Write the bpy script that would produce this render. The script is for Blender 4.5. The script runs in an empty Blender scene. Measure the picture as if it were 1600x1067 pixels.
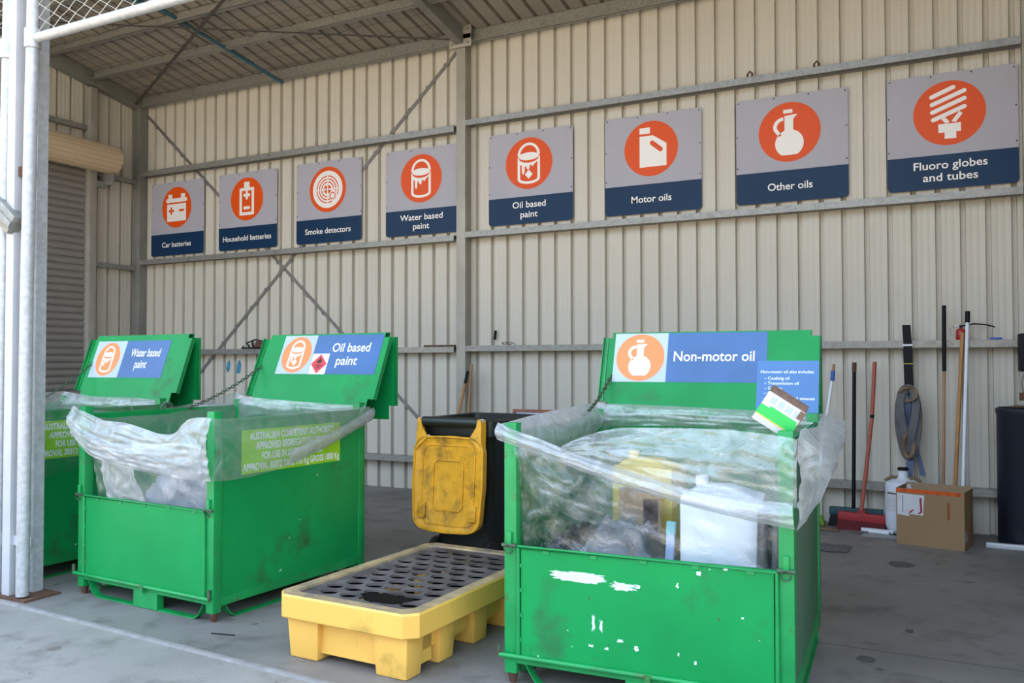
import bpy, bmesh, math, random
from mathutils import Vector, Matrix, noise
random.seed(7)
S = bpy.context.scene
COL = S.collection
PI = math.pi

# ------------------------------------------------------------------ camera, sky, sun, exposure
cam_d = bpy.data.cameras.new('camera')
cam = bpy.data.objects.new('camera', cam_d)
COL.objects.link(cam)
cam_d.sensor_fit = 'HORIZONTAL'
cam_d.sensor_width = 36.0
cam_d.lens = 1325.08 / 1600 * 36.0
cam_d.clip_start = 0.05
yaw, pit, rol = 0.4721, 0.0245, -0.0013
_r = Vector((math.cos(yaw), math.sin(yaw), 0))
_f = Vector((-math.sin(yaw), math.cos(yaw), 0))
_u = Vector((0, 0, 1))
f2 = _f * math.cos(pit) + _u * math.sin(pit)
u2 = _u * math.cos(pit) - _f * math.sin(pit)
r3 = _r * math.cos(rol) + u2 * math.sin(rol)
u3 = u2 * math.cos(rol) - _r * math.sin(rol)
m = Matrix((r3, u3, -f2)).transposed().to_4x4()
m.translation = Vector((7.5334, -8.1990, 1.4497))
cam.matrix_world = m
S.camera = cam

world = bpy.data.worlds.new('world')
S.world = world
world.use_nodes = True
wn = world.node_tree
wn.nodes.clear()
w_out = wn.nodes.new('ShaderNodeOutputWorld')
w_bg = wn.nodes.new('ShaderNodeBackground')
w_tc = wn.nodes.new('ShaderNodeTexCoord')
w_sep = wn.nodes.new('ShaderNodeSeparateXYZ')
w_ramp = wn.nodes.new('ShaderNodeValToRGB')
wn.links.new(w_tc.outputs['Generated'], w_sep.inputs[0])
wn.links.new(w_sep.outputs['Z'], w_ramp.inputs[0])
# clear sky: dusty haze and distant ground at the horizon, blue above (input = sine of elevation)
w_ramp.color_ramp.elements[0].position = 0.0
w_ramp.color_ramp.elements[0].color = (0.30, 0.27, 0.22, 1)
w_ramp.color_ramp.elements[1].position = 1.0
w_ramp.color_ramp.elements[1].color = (0.58, 0.77, 1.06, 1)
for p, c in ((0.10, (0.42, 0.40, 0.36)), (0.20, (0.70, 0.86, 1.08)), (0.5, (0.64, 0.83, 1.08))):
    el = w_ramp.color_ramp.elements.new(p); el.color = (*c, 1)
wn.links.new(w_ramp.outputs[0], w_bg.inputs[0])
w_bg.inputs[1].default_value = 2.5
wn.links.new(w_bg.outputs[0], w_out.inputs[0])

sun_d = bpy.data.lights.new('sun', 'SUN')
sun_d.energy = 12.0
sun_d.angle = math.radians(0.6)
sun_d.color = (1.0, 0.88, 0.70)
sun = bpy.data.objects.new('sun', sun_d)
COL.objects.link(sun)
# the sun stands behind the shed, high and a little to the left
_d = Vector((0.30, -0.40, -0.9)).normalized()
sun.rotation_euler = _d.to_track_quat('-Z', 'Y').to_euler()
sun.location = (0, 8, 12)

S.view_settings.view_transform = 'Standard'
S.view_settings.look = 'None'
S.view_settings.exposure = 0.60
S.view_settings.gamma = 1.0
S.view_settings.use_curve_mapping = False

# ------------------------------------------------------------------ materials
def srgb(r, g, b):
    def c(v):
        v /= 255.0
        return v / 12.92 if v <= 0.04045 else ((v + 0.055) / 1.055) ** 2.4
    return (c(r), c(g), c(b))

def mat(name, col, rough=0.5, metal=0.0, var=0.0, vscale=4.0, stain=None, stain_amt=0.0,
        stain_scale=3.0, bump=0.0, bscale=40.0, spec=0.5, stretch=None, streak=False):
    M = bpy.data.materials.new(name)
    M.use_nodes = True
    nt = M.node_tree
    b = nt.nodes['Principled BSDF']
    b.inputs['Roughness'].default_value = rough
    b.inputs['Metallic'].default_value = metal
    b.inputs['Specular IOR Level'].default_value = spec
    b.inputs['Base Color'].default_value = (*col, 1)
    M.diffuse_color = (*col, 1)
    if var or stain or bump:
        tc = nt.nodes.new('ShaderNodeTexCoord')
        src = tc.outputs['Object']
        if stretch:
            mp = nt.nodes.new('ShaderNodeMapping')
            mp.inputs['Scale'].default_value = stretch
            nt.links.new(src, mp.inputs[0])
            src = mp.outputs[0]
        cur = None
        if var:
            n = nt.nodes.new('ShaderNodeTexNoise')
            n.inputs['Scale'].default_value = vscale
            n.inputs['Detail'].default_value = 5
            nt.links.new(src, n.inputs[0])
            r = nt.nodes.new('ShaderNodeValToRGB')
            r.color_ramp.elements[0].position = 0.3
            r.color_ramp.elements[1].position = 0.7
            r.color_ramp.elements[0].color = (*[c * (1 - var) for c in col], 1)
            r.color_ramp.elements[1].color = (*[min(1, c * (1 + var)) for c in col], 1)
            nt.links.new(n.outputs[0], r.inputs[0])
            cur = r.outputs[0]
        if stain:
            n = nt.nodes.new('ShaderNodeTexNoise')
            n.inputs['Scale'].default_value = stain_scale
            n.inputs['Detail'].default_value = 8
            n.inputs['Roughness'].default_value = 0.65
            nt.links.new(src, n.inputs[0])
            r = nt.nodes.new('ShaderNodeValToRGB')
            r.color_ramp.elements[0].position = 0.62 - 0.25 * stain_amt
            r.color_ramp.elements[1].position = 0.72
            r.color_ramp.elements[0].color = (0, 0, 0, 1)
            r.color_ramp.elements[1].color = (1, 1, 1, 1)
            nt.links.new(n.outputs[0], r.inputs[0])
            mx = nt.nodes.new('ShaderNodeMix')
            mx.data_type = 'RGBA'
            nt.links.new(r.outputs[0], mx.inputs[0])
            if cur: nt.links.new(cur, mx.inputs[6])
            else: mx.inputs[6].default_value = (*col, 1)
            mx.inputs[7].default_value = (*stain, 1)
            cur = mx.outputs[2]
        if cur: nt.links.new(cur, b.inputs['Base Color'])
        if bump:
            n = nt.nodes.new('ShaderNodeTexNoise')
            n.inputs['Scale'].default_value = bscale
            n.inputs['Detail'].default_value = 4
            nt.links.new(src, n.inputs[0])
            bp = nt.nodes.new('ShaderNodeBump')
            bp.inputs['Strength'].default_value = bump
            bp.inputs['Distance'].default_value = 0.01
            nt.links.new(n.outputs[0], bp.inputs['Height'])
            nt.links.new(bp.outputs[0], b.inputs['Normal'])
    return M

def speck_layer(M, col, scale, size, amount=1.0, mask_scale=1.2, mask_pos=0.5):
    """paint splashes / chips: small scattered spots of another colour"""
    nt = M.node_tree
    b = nt.nodes['Principled BSDF']
    tc = nt.nodes.new('ShaderNodeTexCoord')
    v = nt.nodes.new('ShaderNodeTexVoronoi')
    v.inputs['Scale'].default_value = scale
    dn = nt.nodes.new('ShaderNodeTexNoise')
    dn.inputs['Scale'].default_value = scale * 2.5
    ad = nt.nodes.new('ShaderNodeMix'); ad.data_type = 'RGBA'
    ad.inputs[0].default_value = 0.06
    nt.links.new(tc.outputs['Object'], dn.inputs[0])
    nt.links.new(tc.outputs['Object'], ad.inputs[6])
    nt.links.new(dn.outputs[1], ad.inputs[7])
    nt.links.new(ad.outputs[2], v.inputs['Vector'])
    lt = nt.nodes.new('ShaderNodeMath'); lt.operation = 'LESS_THAN'
    lt.inputs[1].default_value = size
    nt.links.new(v.outputs['Distance'], lt.inputs[0])
    n = nt.nodes.new('ShaderNodeTexNoise')
    n.inputs['Scale'].default_value = mask_scale
    n.inputs['Detail'].default_value = 3
    nt.links.new(tc.outputs['Object'], n.inputs[0])
    gt = nt.nodes.new('ShaderNodeMath'); gt.operation = 'GREATER_THAN'
    gt.inputs[1].default_value = mask_pos
    nt.links.new(n.outputs[0], gt.inputs[0])
    mu = nt.nodes.new('ShaderNodeMath'); mu.operation = 'MULTIPLY'
    nt.links.new(lt.outputs[0], mu.inputs[0]); nt.links.new(gt.outputs[0], mu.inputs[1])
    mu2 = nt.nodes.new('ShaderNodeMath'); mu2.operation = 'MULTIPLY'
    nt.links.new(mu.outputs[0], mu2.inputs[0]); mu2.inputs[1].default_value = amount
    mx = nt.nodes.new('ShaderNodeMix'); mx.data_type = 'RGBA'
    nt.links.new(mu2.outputs[0], mx.inputs[0])
    inp = b.inputs['Base Color']
    if inp.is_linked: nt.links.new(inp.links[0].from_socket, mx.inputs[6])
    else: mx.inputs[6].default_value = inp.default_value
    mx.inputs[7].default_value = (*col, 1)
    nt.links.new(mx.outputs[2], inp)

def film_mat(name, f0, f1, gloss=0.35, tint=(0.92, 0.95, 0.97), rough=0.14, wscale=(7, 7, 7), white=0.8):
    M = bpy.data.materials.new(name)
    M.use_nodes = True
    nt = M.node_tree
    nt.nodes.clear()
    N = nt.nodes.new
    out = N('ShaderNodeOutputMaterial')
    tr = N('ShaderNodeBsdfTransparent'); tr.inputs[0].default_value = (*tint, 1)
    df = N('ShaderNodeBsdfDiffuse'); df.inputs[0].default_value = (white, white, white * 1.02, 1)
    tl = N('ShaderNodeBsdfTranslucent'); tl.inputs[0].default_value = (white, white, white * 1.02, 1)
    gl = N('ShaderNodeBsdfGlossy'); gl.inputs['Roughness'].default_value = rough
    gl.inputs[0].default_value = (0.95, 0.95, 0.95, 1)
    m1 = N('ShaderNodeMixShader'); m1.inputs[0].default_value = 0.45
    m2 = N('ShaderNodeMixShader'); m2.inputs[0].default_value = gloss
    m3 = N('ShaderNodeMixShader')
    nt.links.new(df.outputs[0], m1.inputs[1]); nt.links.new(tl.outputs[0], m1.inputs[2])
    nt.links.new(m1.outputs[0], m2.inputs[1]); nt.links.new(gl.outputs[0], m2.inputs[2])
    nt.links.new(tr.outputs[0], m3.inputs[1]); nt.links.new(m2.outputs[0], m3.inputs[2])
    tc = N('ShaderNodeTexCoord')
    mp = N('ShaderNodeMapping'); mp.inputs['Scale'].default_value = wscale
    n = N('ShaderNodeTexNoise'); n.inputs['Scale'].default_value = 1.0; n.inputs['Detail'].default_value = 6
    n.inputs['Roughness'].default_value = 0.62
    n.inputs['Distortion'].default_value = 1.2
    nt.links.new(tc.outputs['Object'], mp.inputs[0]); nt.links.new(mp.outputs[0], n.inputs[0])
    bp = N('ShaderNodeBump'); bp.inputs['Strength'].default_value = 0.55; bp.inputs['Distance'].default_value = 0.03
    nt.links.new(n.outputs[0], bp.inputs['Height'])
    for s in (df, tl, gl): nt.links.new(bp.outputs[0], s.inputs['Normal'])
    lw = N('ShaderNodeLayerWeight'); lw.inputs[0].default_value = 0.35
    mr = N('ShaderNodeMapRange')
    mr.inputs['From Min'].default_value = 0.0; mr.inputs['From Max'].default_value = 0.9
    mr.inputs['To Min'].default_value = f0; mr.inputs['To Max'].default_value = f1
    nt.links.new(lw.outputs['Facing'], mr.inputs[0])
    r = N('ShaderNodeMapRange')
    r.inputs['From Min'].default_value = 0.35; r.inputs['From Max'].default_value = 0.7
    r.inputs['To Min'].default_value = -0.12; r.inputs['To Max'].default_value = 0.16
    nt.links.new(n.outputs[0], r.inputs[0])
    ad = N('ShaderNodeMath'); ad.operation = 'ADD'; ad.use_clamp = True
    nt.links.new(mr.outputs[0], ad.inputs[0]); nt.links.new(r.outputs[0], ad.inputs[1])
    nt.links.new(ad.outputs[0], m3.inputs[0])
    nt.links.new(m3.outputs[0], out.inputs[0])
    return M

GREEN = (0.006, 0.262, 0.064)
m_green = mat('green_paint', GREEN, 0.34, var=0.12, vscale=2.0, stain=(0.03, 0.12, 0.04), stain_amt=0.15, stain_scale=2.2, bump=0.05, bscale=6, spec=0.22)
speck_layer(m_green, (0.6, 0.66, 0.6), 9, 0.05, 0.9, 2.0, 0.56)
m_green_worn = mat('green_paint_worn', GREEN, 0.36, var=0.14, vscale=2.2, stain=(0.03, 0.13, 0.05), stain_amt=0.3, stain_scale=2.6, bump=0.06, bscale=6, spec=0.22)
speck_layer(m_green_worn, (0.75, 0.8, 0.78), 14, 0.10, 0.95, 2.4, 0.55)
speck_layer(m_green_worn, (0.10, 0.05, 0.03), 9, 0.05, 0.8, 3.0, 0.55)
m_green_dust = mat('green_paint_dusty', (0.02, 0.17, 0.065), 0.6, var=0.2, vscale=2.2, stain=(0.11, 0.13, 0.10), stain_amt=0.9, stain_scale=2.0, stretch=(1, 1, 0.4))
m_green_frame = mat('green_frame_paint', GREEN, 0.38, var=0.15, vscale=6, stain=(0.09, 0.045, 0.02), stain_amt=0.10, stain_scale=9, bump=0.1, bscale=20)
m_rust = mat('rusty_steel', (0.10, 0.045, 0.025), 0.8, var=0.3, vscale=20)
m_latch = mat('worn_latch_steel', (0.055, 0.10, 0.055), 0.55, 0.2, var=0.4, vscale=30, stain=(0.10, 0.05, 0.03), stain_amt=0.5, stain_scale=18)
m_galv = mat('galvanised_steel', (0.27, 0.265, 0.245), 0.36, 0.35, var=0.18, vscale=35, stain=(0.20, 0.19, 0.175), stain_amt=0.3, stain_scale=6)
m_strap = mat('dull_strap_steel', (0.19, 0.18, 0.165), 0.5, 0.3, var=0.2, vscale=30)
m_galv_pipe = mat('galvanised_pipe', (0.46, 0.47, 0.48), 0.45, 0.3, var=0.15, vscale=30, stain=(0.40, 0.41, 0.42), stain_amt=0.2, stain_scale=14)
m_postwhite = mat('pale_grey_post_paint', (0.50, 0.50, 0.53), 0.5, 0.0, var=0.06, vscale=5)
m_frame = mat('steel_frame_primer', (0.36, 0.34, 0.29), 0.55, 0.25, var=0.15, vscale=3)
m_frame_dark = mat('steel_rafter_grey', (0.24, 0.235, 0.21), 0.55, 0.3, var=0.15, vscale=3)
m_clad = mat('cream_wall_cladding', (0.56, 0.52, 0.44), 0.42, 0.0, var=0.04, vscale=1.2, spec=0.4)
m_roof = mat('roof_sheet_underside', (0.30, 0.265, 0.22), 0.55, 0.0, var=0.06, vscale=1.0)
m_drum = mat('cream_roller_door', (0.55, 0.42, 0.27), 0.5, var=0.05, vscale=3)
m_curtain = mat('grey_roller_door', (0.23, 0.21, 0.185), 0.5, var=0.05, vscale=2)
m_teal = mat('teal_painted_tube', (0.03, 0.10, 0.15), 0.5, var=0.1)
m_wire = mat('dull_wire', (0.10, 0.09, 0.08), 0.6, 0.4)
m_chainlink = mat('galvanised_chain_link', (0.62, 0.60, 0.54), 0.5, 0.3)
m_sign_grey = mat('sign_grey_face', (0.40, 0.385, 0.43), 0.35, spec=0.2, var=0.03, vscale=2)
m_sign_blue = mat('sign_navy_face', (0.009, 0.034, 0.085), 0.3, var=0.08, vscale=3, spec=0.15)
m_sign_orange = mat('sign_orange_face', (0.72, 0.085, 0.008), 0.35, spec=0.2)
m_sign_white = mat('sign_white_face', (0.85, 0.80, 0.76), 0.35)
m_screw = mat('dark_screw', (0.03, 0.03, 0.035), 0.5)
m_dec_blue = mat('sticker_blue', (0.035, 0.115, 0.31), 0.3, var=0.12, vscale=5)
m_dec_blue2 = mat('sticker_mid_blue', (0.05, 0.17, 0.42), 0.3, var=0.05, vscale=5)
m_dec_pale = mat('sticker_pale_blue', (0.42, 0.51, 0.72), 0.35, var=0.04)
m_dec_orange = mat('sticker_orange', (0.80, 0.24, 0.06), 0.35)
m_white = mat('white_ink', (0.82, 0.83, 0.85), 0.45)
m_red_ink = mat('red_sticker', (0.62, 0.035, 0.05), 0.4)
m_black_ink = mat('black_ink', (0.03, 0.012, 0.012), 0.5)
m_lime = mat('lime_sticker', (0.30, 0.62, 0.02), 0.35, var=0.05)
m_yellow = mat('yellow_pallet_plastic', (0.82, 0.46, 0.09), 0.42, var=0.05, vscale=3, stain=(0.50, 0.31, 0.06), stain_amt=0.08, stain_scale=4, bump=0.05, bscale=15)
m_yellow_rim = mat('yellow_pallet_dirty_rim', (0.40, 0.28, 0.14), 0.65, var=0.25, vscale=9, stain=(0.15, 0.12, 0.10), stain_amt=0.7, stain_scale=7)
m_grate = mat('oily_black_grate', (0.125, 0.105, 0.10), 0.6, spec=0.3, var=0.35, vscale=9, stain=(0.030, 0.022, 0.018), stain_amt=0.65, stain_scale=3.2, bump=0.2, bscale=40)
m_sump = mat('sump_dark', (0.006, 0.005, 0.004), 0.7, spec=0.1)
m_lid_yellow = mat('yellow_lid_plastic', (0.66, 0.31, 0.012), 0.5, var=0.12, vscale=14, stain=(0.20, 0.10, 0.015), stain_amt=0.45, stain_scale=9, bump=0.1, bscale=60)
m_bin_black = mat('black_green_bin_plastic', (0.011, 0.014, 0.012), 0.45, var=0.2, vscale=6)
m_rubber = mat('black_rubber', (0.014, 0.014, 0.015), 0.7)
m_card = mat('brown_cardboard', (0.30, 0.185, 0.095), 0.85, var=0.06, vscale=3)
m_card_d = mat('brown_cardboard_inside', (0.33, 0.22, 0.13), 0.9)
m_tape_o = mat('orange_tape', (0.62, 0.085, 0.008), 0.4, stain=(0.07, 0.02, 0.01), stain_amt=0.35, stain_scale=22)
m_tape_b = mat('brown_tape', (0.25, 0.085, 0.02), 0.4)
m_paper = mat('white_paper', (0.60, 0.59, 0.60), 0.7, var=0.06, vscale=8)
m_red = mat('red_broom_plastic', (0.34, 0.022, 0.025), 0.55, var=0.1)
m_red_handle = mat('red_brown_handle', (0.36, 0.075, 0.045), 0.5)
m_bristle = mat('dark_red_bristles', (0.11, 0.012, 0.015), 0.9, var=0.4, vscale=80)
m_teal_d = mat('dark_teal_broom_plastic', (0.012, 0.06, 0.075), 0.55)
m_black = mat('black_plastic', (0.008, 0.008, 0.010), 0.6, spec=0.2)
m_navy = mat('navy_drum_plastic', (0.010, 0.012, 0.022), 0.45)
m_wood = mat('worn_timber_handle', (0.33, 0.18, 0.09), 0.65, var=0.2, vscale=8, stretch=(3, 3, 0.4))
m_wood_o = mat('orange_timber_handle', (0.42, 0.20, 0.07), 0.6, var=0.15, vscale=8)
m_wpole = mat('white_pole_paint', (0.74, 0.77, 0.82), 0.4)
m_paleteal = mat('pale_teal_cap', (0.25, 0.55, 0.58), 0.4)
m_bluegrip = mat('blue_grip', (0.03, 0.10, 0.42), 0.5)
m_jug = mat('milky_white_plastic', (0.66, 0.69, 0.76), 0.45, var=0.03)
m_jug_clear = mat('white_jerrycan_plastic', (0.82, 0.85, 0.90), 0.4)
m_hose = mat('grey_flat_hose', (0.10, 0.095, 0.10), 0.7, var=0.3, vscale=8)
m_hose_b = mat('blue_flat_hose', (0.085, 0.115, 0.20), 0.6, var=0.2)
m_hose_br = mat('brown_flat_hose', (0.16, 0.105, 0.06), 0.7, var=0.2)
m_ext = mat('fire_extinguisher_red', (0.40, 0.018, 0.012), 0.35)
m_alu = mat('white_aluminium', (0.66, 0.67, 0.72), 0.4, 0.2)
m_green_lime = mat('lime_green_cloth', (0.14, 0.24, 0.01), 0.7)
m_foil = mat('crumpled_silver_bag', (0.13, 0.13, 0.14), 0.28, 0.2, var=0.5, vscale=14, stain=(0.20, 0.13, 0.07), stain_amt=0.35, stain_scale=5, bump=0.8, bscale=14)
m_bag_grey = mat('crumpled_grey_sheet', (0.34, 0.34, 0.37), 0.35, var=0.3, vscale=6, bump=0.5, bscale=12)
m_drumyel = mat('yellow_container_plastic', (0.66, 0.50, 0.05), 0.45)
m_blackbag = mat('black_bag_plastic', (0.02, 0.022, 0.024), 0.3, bump=0.4, bscale=14)
m_framewood = mat('red_brown_frame_timber', (0.26, 0.075, 0.03), 0.45, var=0.15, vscale=12)
m_print = mat('pale_blue_print', (0.58, 0.66, 0.85), 0.4)
m_cgreen = mat('carton_green_print', (0.035, 0.52, 0.10), 0.5)
m_cgold = mat('carton_gold_print', (0.72, 0.50, 0.05), 0.5)
m_scorch = mat('scuffed_carton_edge', (0.22, 0.13, 0.09), 0.85, var=0.4, vscale=30)
m_peel = mat('white_adhesive_residue', (0.60, 0.68, 0.66), 0.6, var=0.06, vscale=20)
m_film = film_mat('clear_polythene', 0.22, 0.66, gloss=0.34, rough=0.13, white=0.62)
m_film_thick = film_mat('folded_polythene', 0.46, 0.84, gloss=0.25, rough=0.18, white=0.68)
m_film_mid = film_mat('hazy_polythene', 0.36, 0.72, gloss=0.30, rough=0.16, white=0.62)
m_film_clear = film_mat('single_clear_polythene', 0.10, 0.48, gloss=0.58, rough=0.09, white=0.6)

# concrete: procedural, with stains and a fine grain
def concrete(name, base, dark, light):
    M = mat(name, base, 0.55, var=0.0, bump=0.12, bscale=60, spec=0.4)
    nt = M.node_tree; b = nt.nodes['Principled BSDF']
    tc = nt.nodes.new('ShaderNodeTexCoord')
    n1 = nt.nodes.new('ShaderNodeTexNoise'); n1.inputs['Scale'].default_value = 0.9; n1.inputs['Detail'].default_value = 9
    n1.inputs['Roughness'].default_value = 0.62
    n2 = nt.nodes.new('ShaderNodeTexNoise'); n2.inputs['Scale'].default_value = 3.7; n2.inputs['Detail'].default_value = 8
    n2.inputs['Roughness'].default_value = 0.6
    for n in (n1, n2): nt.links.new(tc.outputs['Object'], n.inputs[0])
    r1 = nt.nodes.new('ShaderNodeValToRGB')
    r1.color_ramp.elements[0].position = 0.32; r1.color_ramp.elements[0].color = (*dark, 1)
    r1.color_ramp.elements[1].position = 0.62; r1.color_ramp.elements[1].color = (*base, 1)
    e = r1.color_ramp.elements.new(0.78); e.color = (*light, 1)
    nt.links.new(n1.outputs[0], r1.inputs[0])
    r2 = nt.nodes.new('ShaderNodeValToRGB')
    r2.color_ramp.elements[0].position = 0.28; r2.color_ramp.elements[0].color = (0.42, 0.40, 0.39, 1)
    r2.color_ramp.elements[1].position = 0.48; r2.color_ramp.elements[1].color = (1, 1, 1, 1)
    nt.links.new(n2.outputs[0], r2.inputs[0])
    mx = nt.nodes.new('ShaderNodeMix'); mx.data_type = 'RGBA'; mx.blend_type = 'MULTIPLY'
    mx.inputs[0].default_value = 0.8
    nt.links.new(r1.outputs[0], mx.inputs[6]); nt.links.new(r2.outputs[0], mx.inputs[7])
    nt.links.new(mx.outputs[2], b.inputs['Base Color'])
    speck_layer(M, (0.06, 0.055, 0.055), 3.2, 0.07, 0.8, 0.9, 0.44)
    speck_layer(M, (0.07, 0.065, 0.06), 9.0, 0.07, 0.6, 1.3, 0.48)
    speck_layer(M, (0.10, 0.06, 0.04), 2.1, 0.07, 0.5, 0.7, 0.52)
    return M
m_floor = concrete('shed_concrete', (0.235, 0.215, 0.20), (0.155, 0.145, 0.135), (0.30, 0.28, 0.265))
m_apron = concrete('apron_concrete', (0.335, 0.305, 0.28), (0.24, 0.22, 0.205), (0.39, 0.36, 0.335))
m_bounce_ground = mat('warm_bounce_ground', (0.46, 0.37, 0.25), 0.9, var=0.2, vscale=6)
m_edge = mat('slab_edge_steel', (0.235, 0.22, 0.21), 0.8, 0.0, var=0.2, vscale=14)
m_stain = mat('old_oil_spot', (0.075, 0.072, 0.074), 0.6, var=0.2, vscale=9)
m_smear = mat('teal_spray_marks', (0.05, 0.22, 0.34), 0.6, var=0.4, vscale=20)

# ------------------------------------------------------------------ mesh helpers
class MB:
    """collects shapes into one mesh; every shape may use its own material slot"""
    def __init__(s):
        s.bm = bmesh.new(); s.mats = []
    def mi(s, m):
        if m not in s.mats: s.mats.append(m)
        return s.mats.index(m)
    def poly(s, verts, faces, m, M=None):
        vs = [s.bm.verts.new(M @ Vector(v) if M else Vector(v)) for v in verts]
        i = s.mi(m); out = []
        for f in faces:
            try:
                fc = s.bm.faces.new([vs[k] for k in f]); fc.material_index = i; out.append(fc)
            except ValueError: pass
        return out
    def box(s, a, b, m, M=None, bev=0.0):
        x0, y0, z0 = a; x1, y1, z1 = b
        v = [(x0, y0, z0), (x1, y0, z0), (x1, y1, z0), (x0, y1, z0), (x0, y0, z1), (x1, y0, z1), (x1, y1, z1), (x0, y1, z1)]
        f = s.poly(v, [(3, 2, 1, 0), (4, 5, 6, 7), (0, 1, 5, 4), (1, 2, 6, 5), (2, 3, 7, 6), (3, 0, 4, 7)], m, M)
        if bev:
            es = list({e for fc in f for e in fc.edges})
            bmesh.ops.bevel(s.bm, geom=es, offset=bev, segments=2, profile=0.6, affect='EDGES')
        return s
    def frust(s, a, b, m, M=None, bev=0.0):
        """box between two rectangles: a=(x0,y0,x1,y1,z) low, b= high"""
        v = [(a[0], a[1], a[4]), (a[2], a[1], a[4]), (a[2], a[3], a[4]), (a[0], a[3], a[4]),
             (b[0], b[1], b[4]), (b[2], b[1], b[4]), (b[2], b[3], b[4]), (b[0], b[3], b[4])]
        f = s.poly(v, [(3, 2, 1, 0), (4, 5, 6, 7), (0, 1, 5, 4), (1, 2, 6, 5), (2, 3, 7, 6), (3, 0, 4, 7)], m, M)
        if bev:
            es = list({e for fc in f for e in fc.edges})
            bmesh.ops.bevel(s.bm, geom=es, offset=bev, segments=2, profile=0.6, affect='EDGES')
        return s
    def tube(s, pts, r, m, n=10, cap=True, M=None, closed=False):
        pts = [Vector(p) for p in pts]
        rs = r if isinstance(r, (list, tuple)) else [r] * len(pts)
        rings = []; up = None; N = len(pts)
        for k, p in enumerate(pts):
            if closed: t = (pts[(k + 1) % N] - pts[k - 1])
            elif k == 0: t = pts[1] - p
            elif k == N - 1: t = p - pts[k - 1]
            else: t = (pts[k + 1] - p).normalized() + (p - pts[k - 1]).normalized()
            if t.length < 1e-9: t = Vector((0, 0, 1))
            t.normalize()
            if up is None:
                up = Vector((0, 0, 1)) if abs(t.z) < 0.9 else Vector((1, 0, 0))
            a = t.cross(up)
            if a.length < 1e-6: a = t.cross(Vector((0, 1, 0)))
            a.normalize(); up = a.cross(t).normalized()
            ring = []
            for j in range(n):
                q = p + (a * math.cos(2 * PI * j / n) + up * math.sin(2 * PI * j / n)) * rs[k]
                ring.append(s.bm.verts.new(M @ q if M else q))
            rings.append(ring)
        i = s.mi(m)
        for k in range(N if closed else N - 1):
            A, B = rings[k], rings[(k + 1) % N]
            for j in range(n):
                fc = s.bm.faces.new((A[j], A[(j + 1) % n], B[(j + 1) % n], B[j])); fc.material_index = i
        if cap and not closed:
            for R, rev in ((rings[0], False), (rings[-1], True)):
                fc = s.bm.faces.new(R if rev else R[::-1]); fc.material_index = i
        return s
    def lathe(s, prof, m, n=24, M=None, cap=True):
        """prof: list of (radius, z)"""
        rings = []
        for r, z in prof:
            rings.append([s.bm.verts.new((M @ Vector((r * math.cos(2 * PI * j / n), r * math.sin(2 * PI * j / n), z))) if M else
                          Vector((r * math.cos(2 * PI * j / n), r * math.sin(2 * PI * j / n), z))) for j in range(n)])
        i = s.mi(m)
        for A, B in zip(rings, rings[1:]):
            for j in range(n):
                fc = s.bm.faces.new((A[j], A[(j + 1) % n], B[(j + 1) % n], B[j])); fc.material_index = i
        if cap:
            fc = s.bm.faces.new(rings[0][::-1]); fc.material_index = i
            fc = s.bm.faces.new(rings[-1]); fc.material_index = i
        return s
    def prism(s, pts, z0, z1, m, M=None):
        """polygon in XY pulled from z0 to z1"""
        n = len(pts)
        v = [(x, y, z0) for x, y in pts] + [(x, y, z1) for x, y in pts]
        f = [tuple(range(n))[::-1], tuple(range(n, 2 * n))] + [(k, (k + 1) % n, n + (k + 1) % n, n + k) for k in range(n)]
        s.poly(v, f, m, M); return s
    def shape(s, loops, th, m, M):
        """flat filled outline(s) with holes, th thick (uses a 2D curve fill)"""
        cu = bpy.data.curves.new('outline', 'CURVE')
        cu.dimensions = '2D'; cu.fill_mode = 'BOTH'; cu.extrude = th / 2
        for L in loops:
            sp = cu.splines.new('POLY'); sp.points.add(len(L) - 1)
            for k, (x, y) in enumerate(L): sp.points[k].co = (x, y, 0, 1)
            sp.use_cyclic_u = True
        s._curve(cu, m, M); return s
    def text(s, body, width, cap, m, M, th=0.001, align='CENTER', weight=0.012):
        """lettering fitted to a width and a capital height; origin = baseline, centred"""
        cu = bpy.data.curves.new('lettering', 'FONT')
        cu.body = body; cu.size = 1.0; cu.offset = weight; cu.resolution_u = 4
        me = s._mesh_of(cu)
        xs = [v.co.x for v in me.vertices]; w = max(xs) - min(xs); x0 = min(xs)
        h = CAPH
        sx = (width / w) if width else (cap / h)
        sy = cap / h
        ox = {'CENTER': -(x0 + w / 2), 'LEFT': -x0, 'RIGHT': -(x0 + w)}[align]
        s._add(me, m, M @ Matrix.Diagonal((sx, sy, 1, 1)) @ Matrix.Translation((ox, 0, 0)), th)
        return s
    def _mesh_of(s, cu):
        ob = bpy.data.objects.new('tmp', cu); COL.objects.link(ob)
        dg = bpy.context.evaluated_depsgraph_get(); dg.update()
        me = bpy.data.meshes.new_from_object(ob.evaluated_get(dg))
        bpy.data.objects.remove(ob); bpy.data.curves.remove(cu)
        return me
    def _curve(s, cu, m, M):
        s._add(s._mesh_of(cu), m, M)
    def _add(s, me, m, M, th=0):
        i = s.mi(m)
        vs = [s.bm.verts.new(M @ (v.co + Vector((0, 0, th)))) for v in me.vertices]
        for p in me.polygons:
            try:
                fc = s.bm.faces.new([vs[k] for k in p.vertices]); fc.material_index = i
            except ValueError: pass
        bpy.data.meshes.remove(me)
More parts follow.
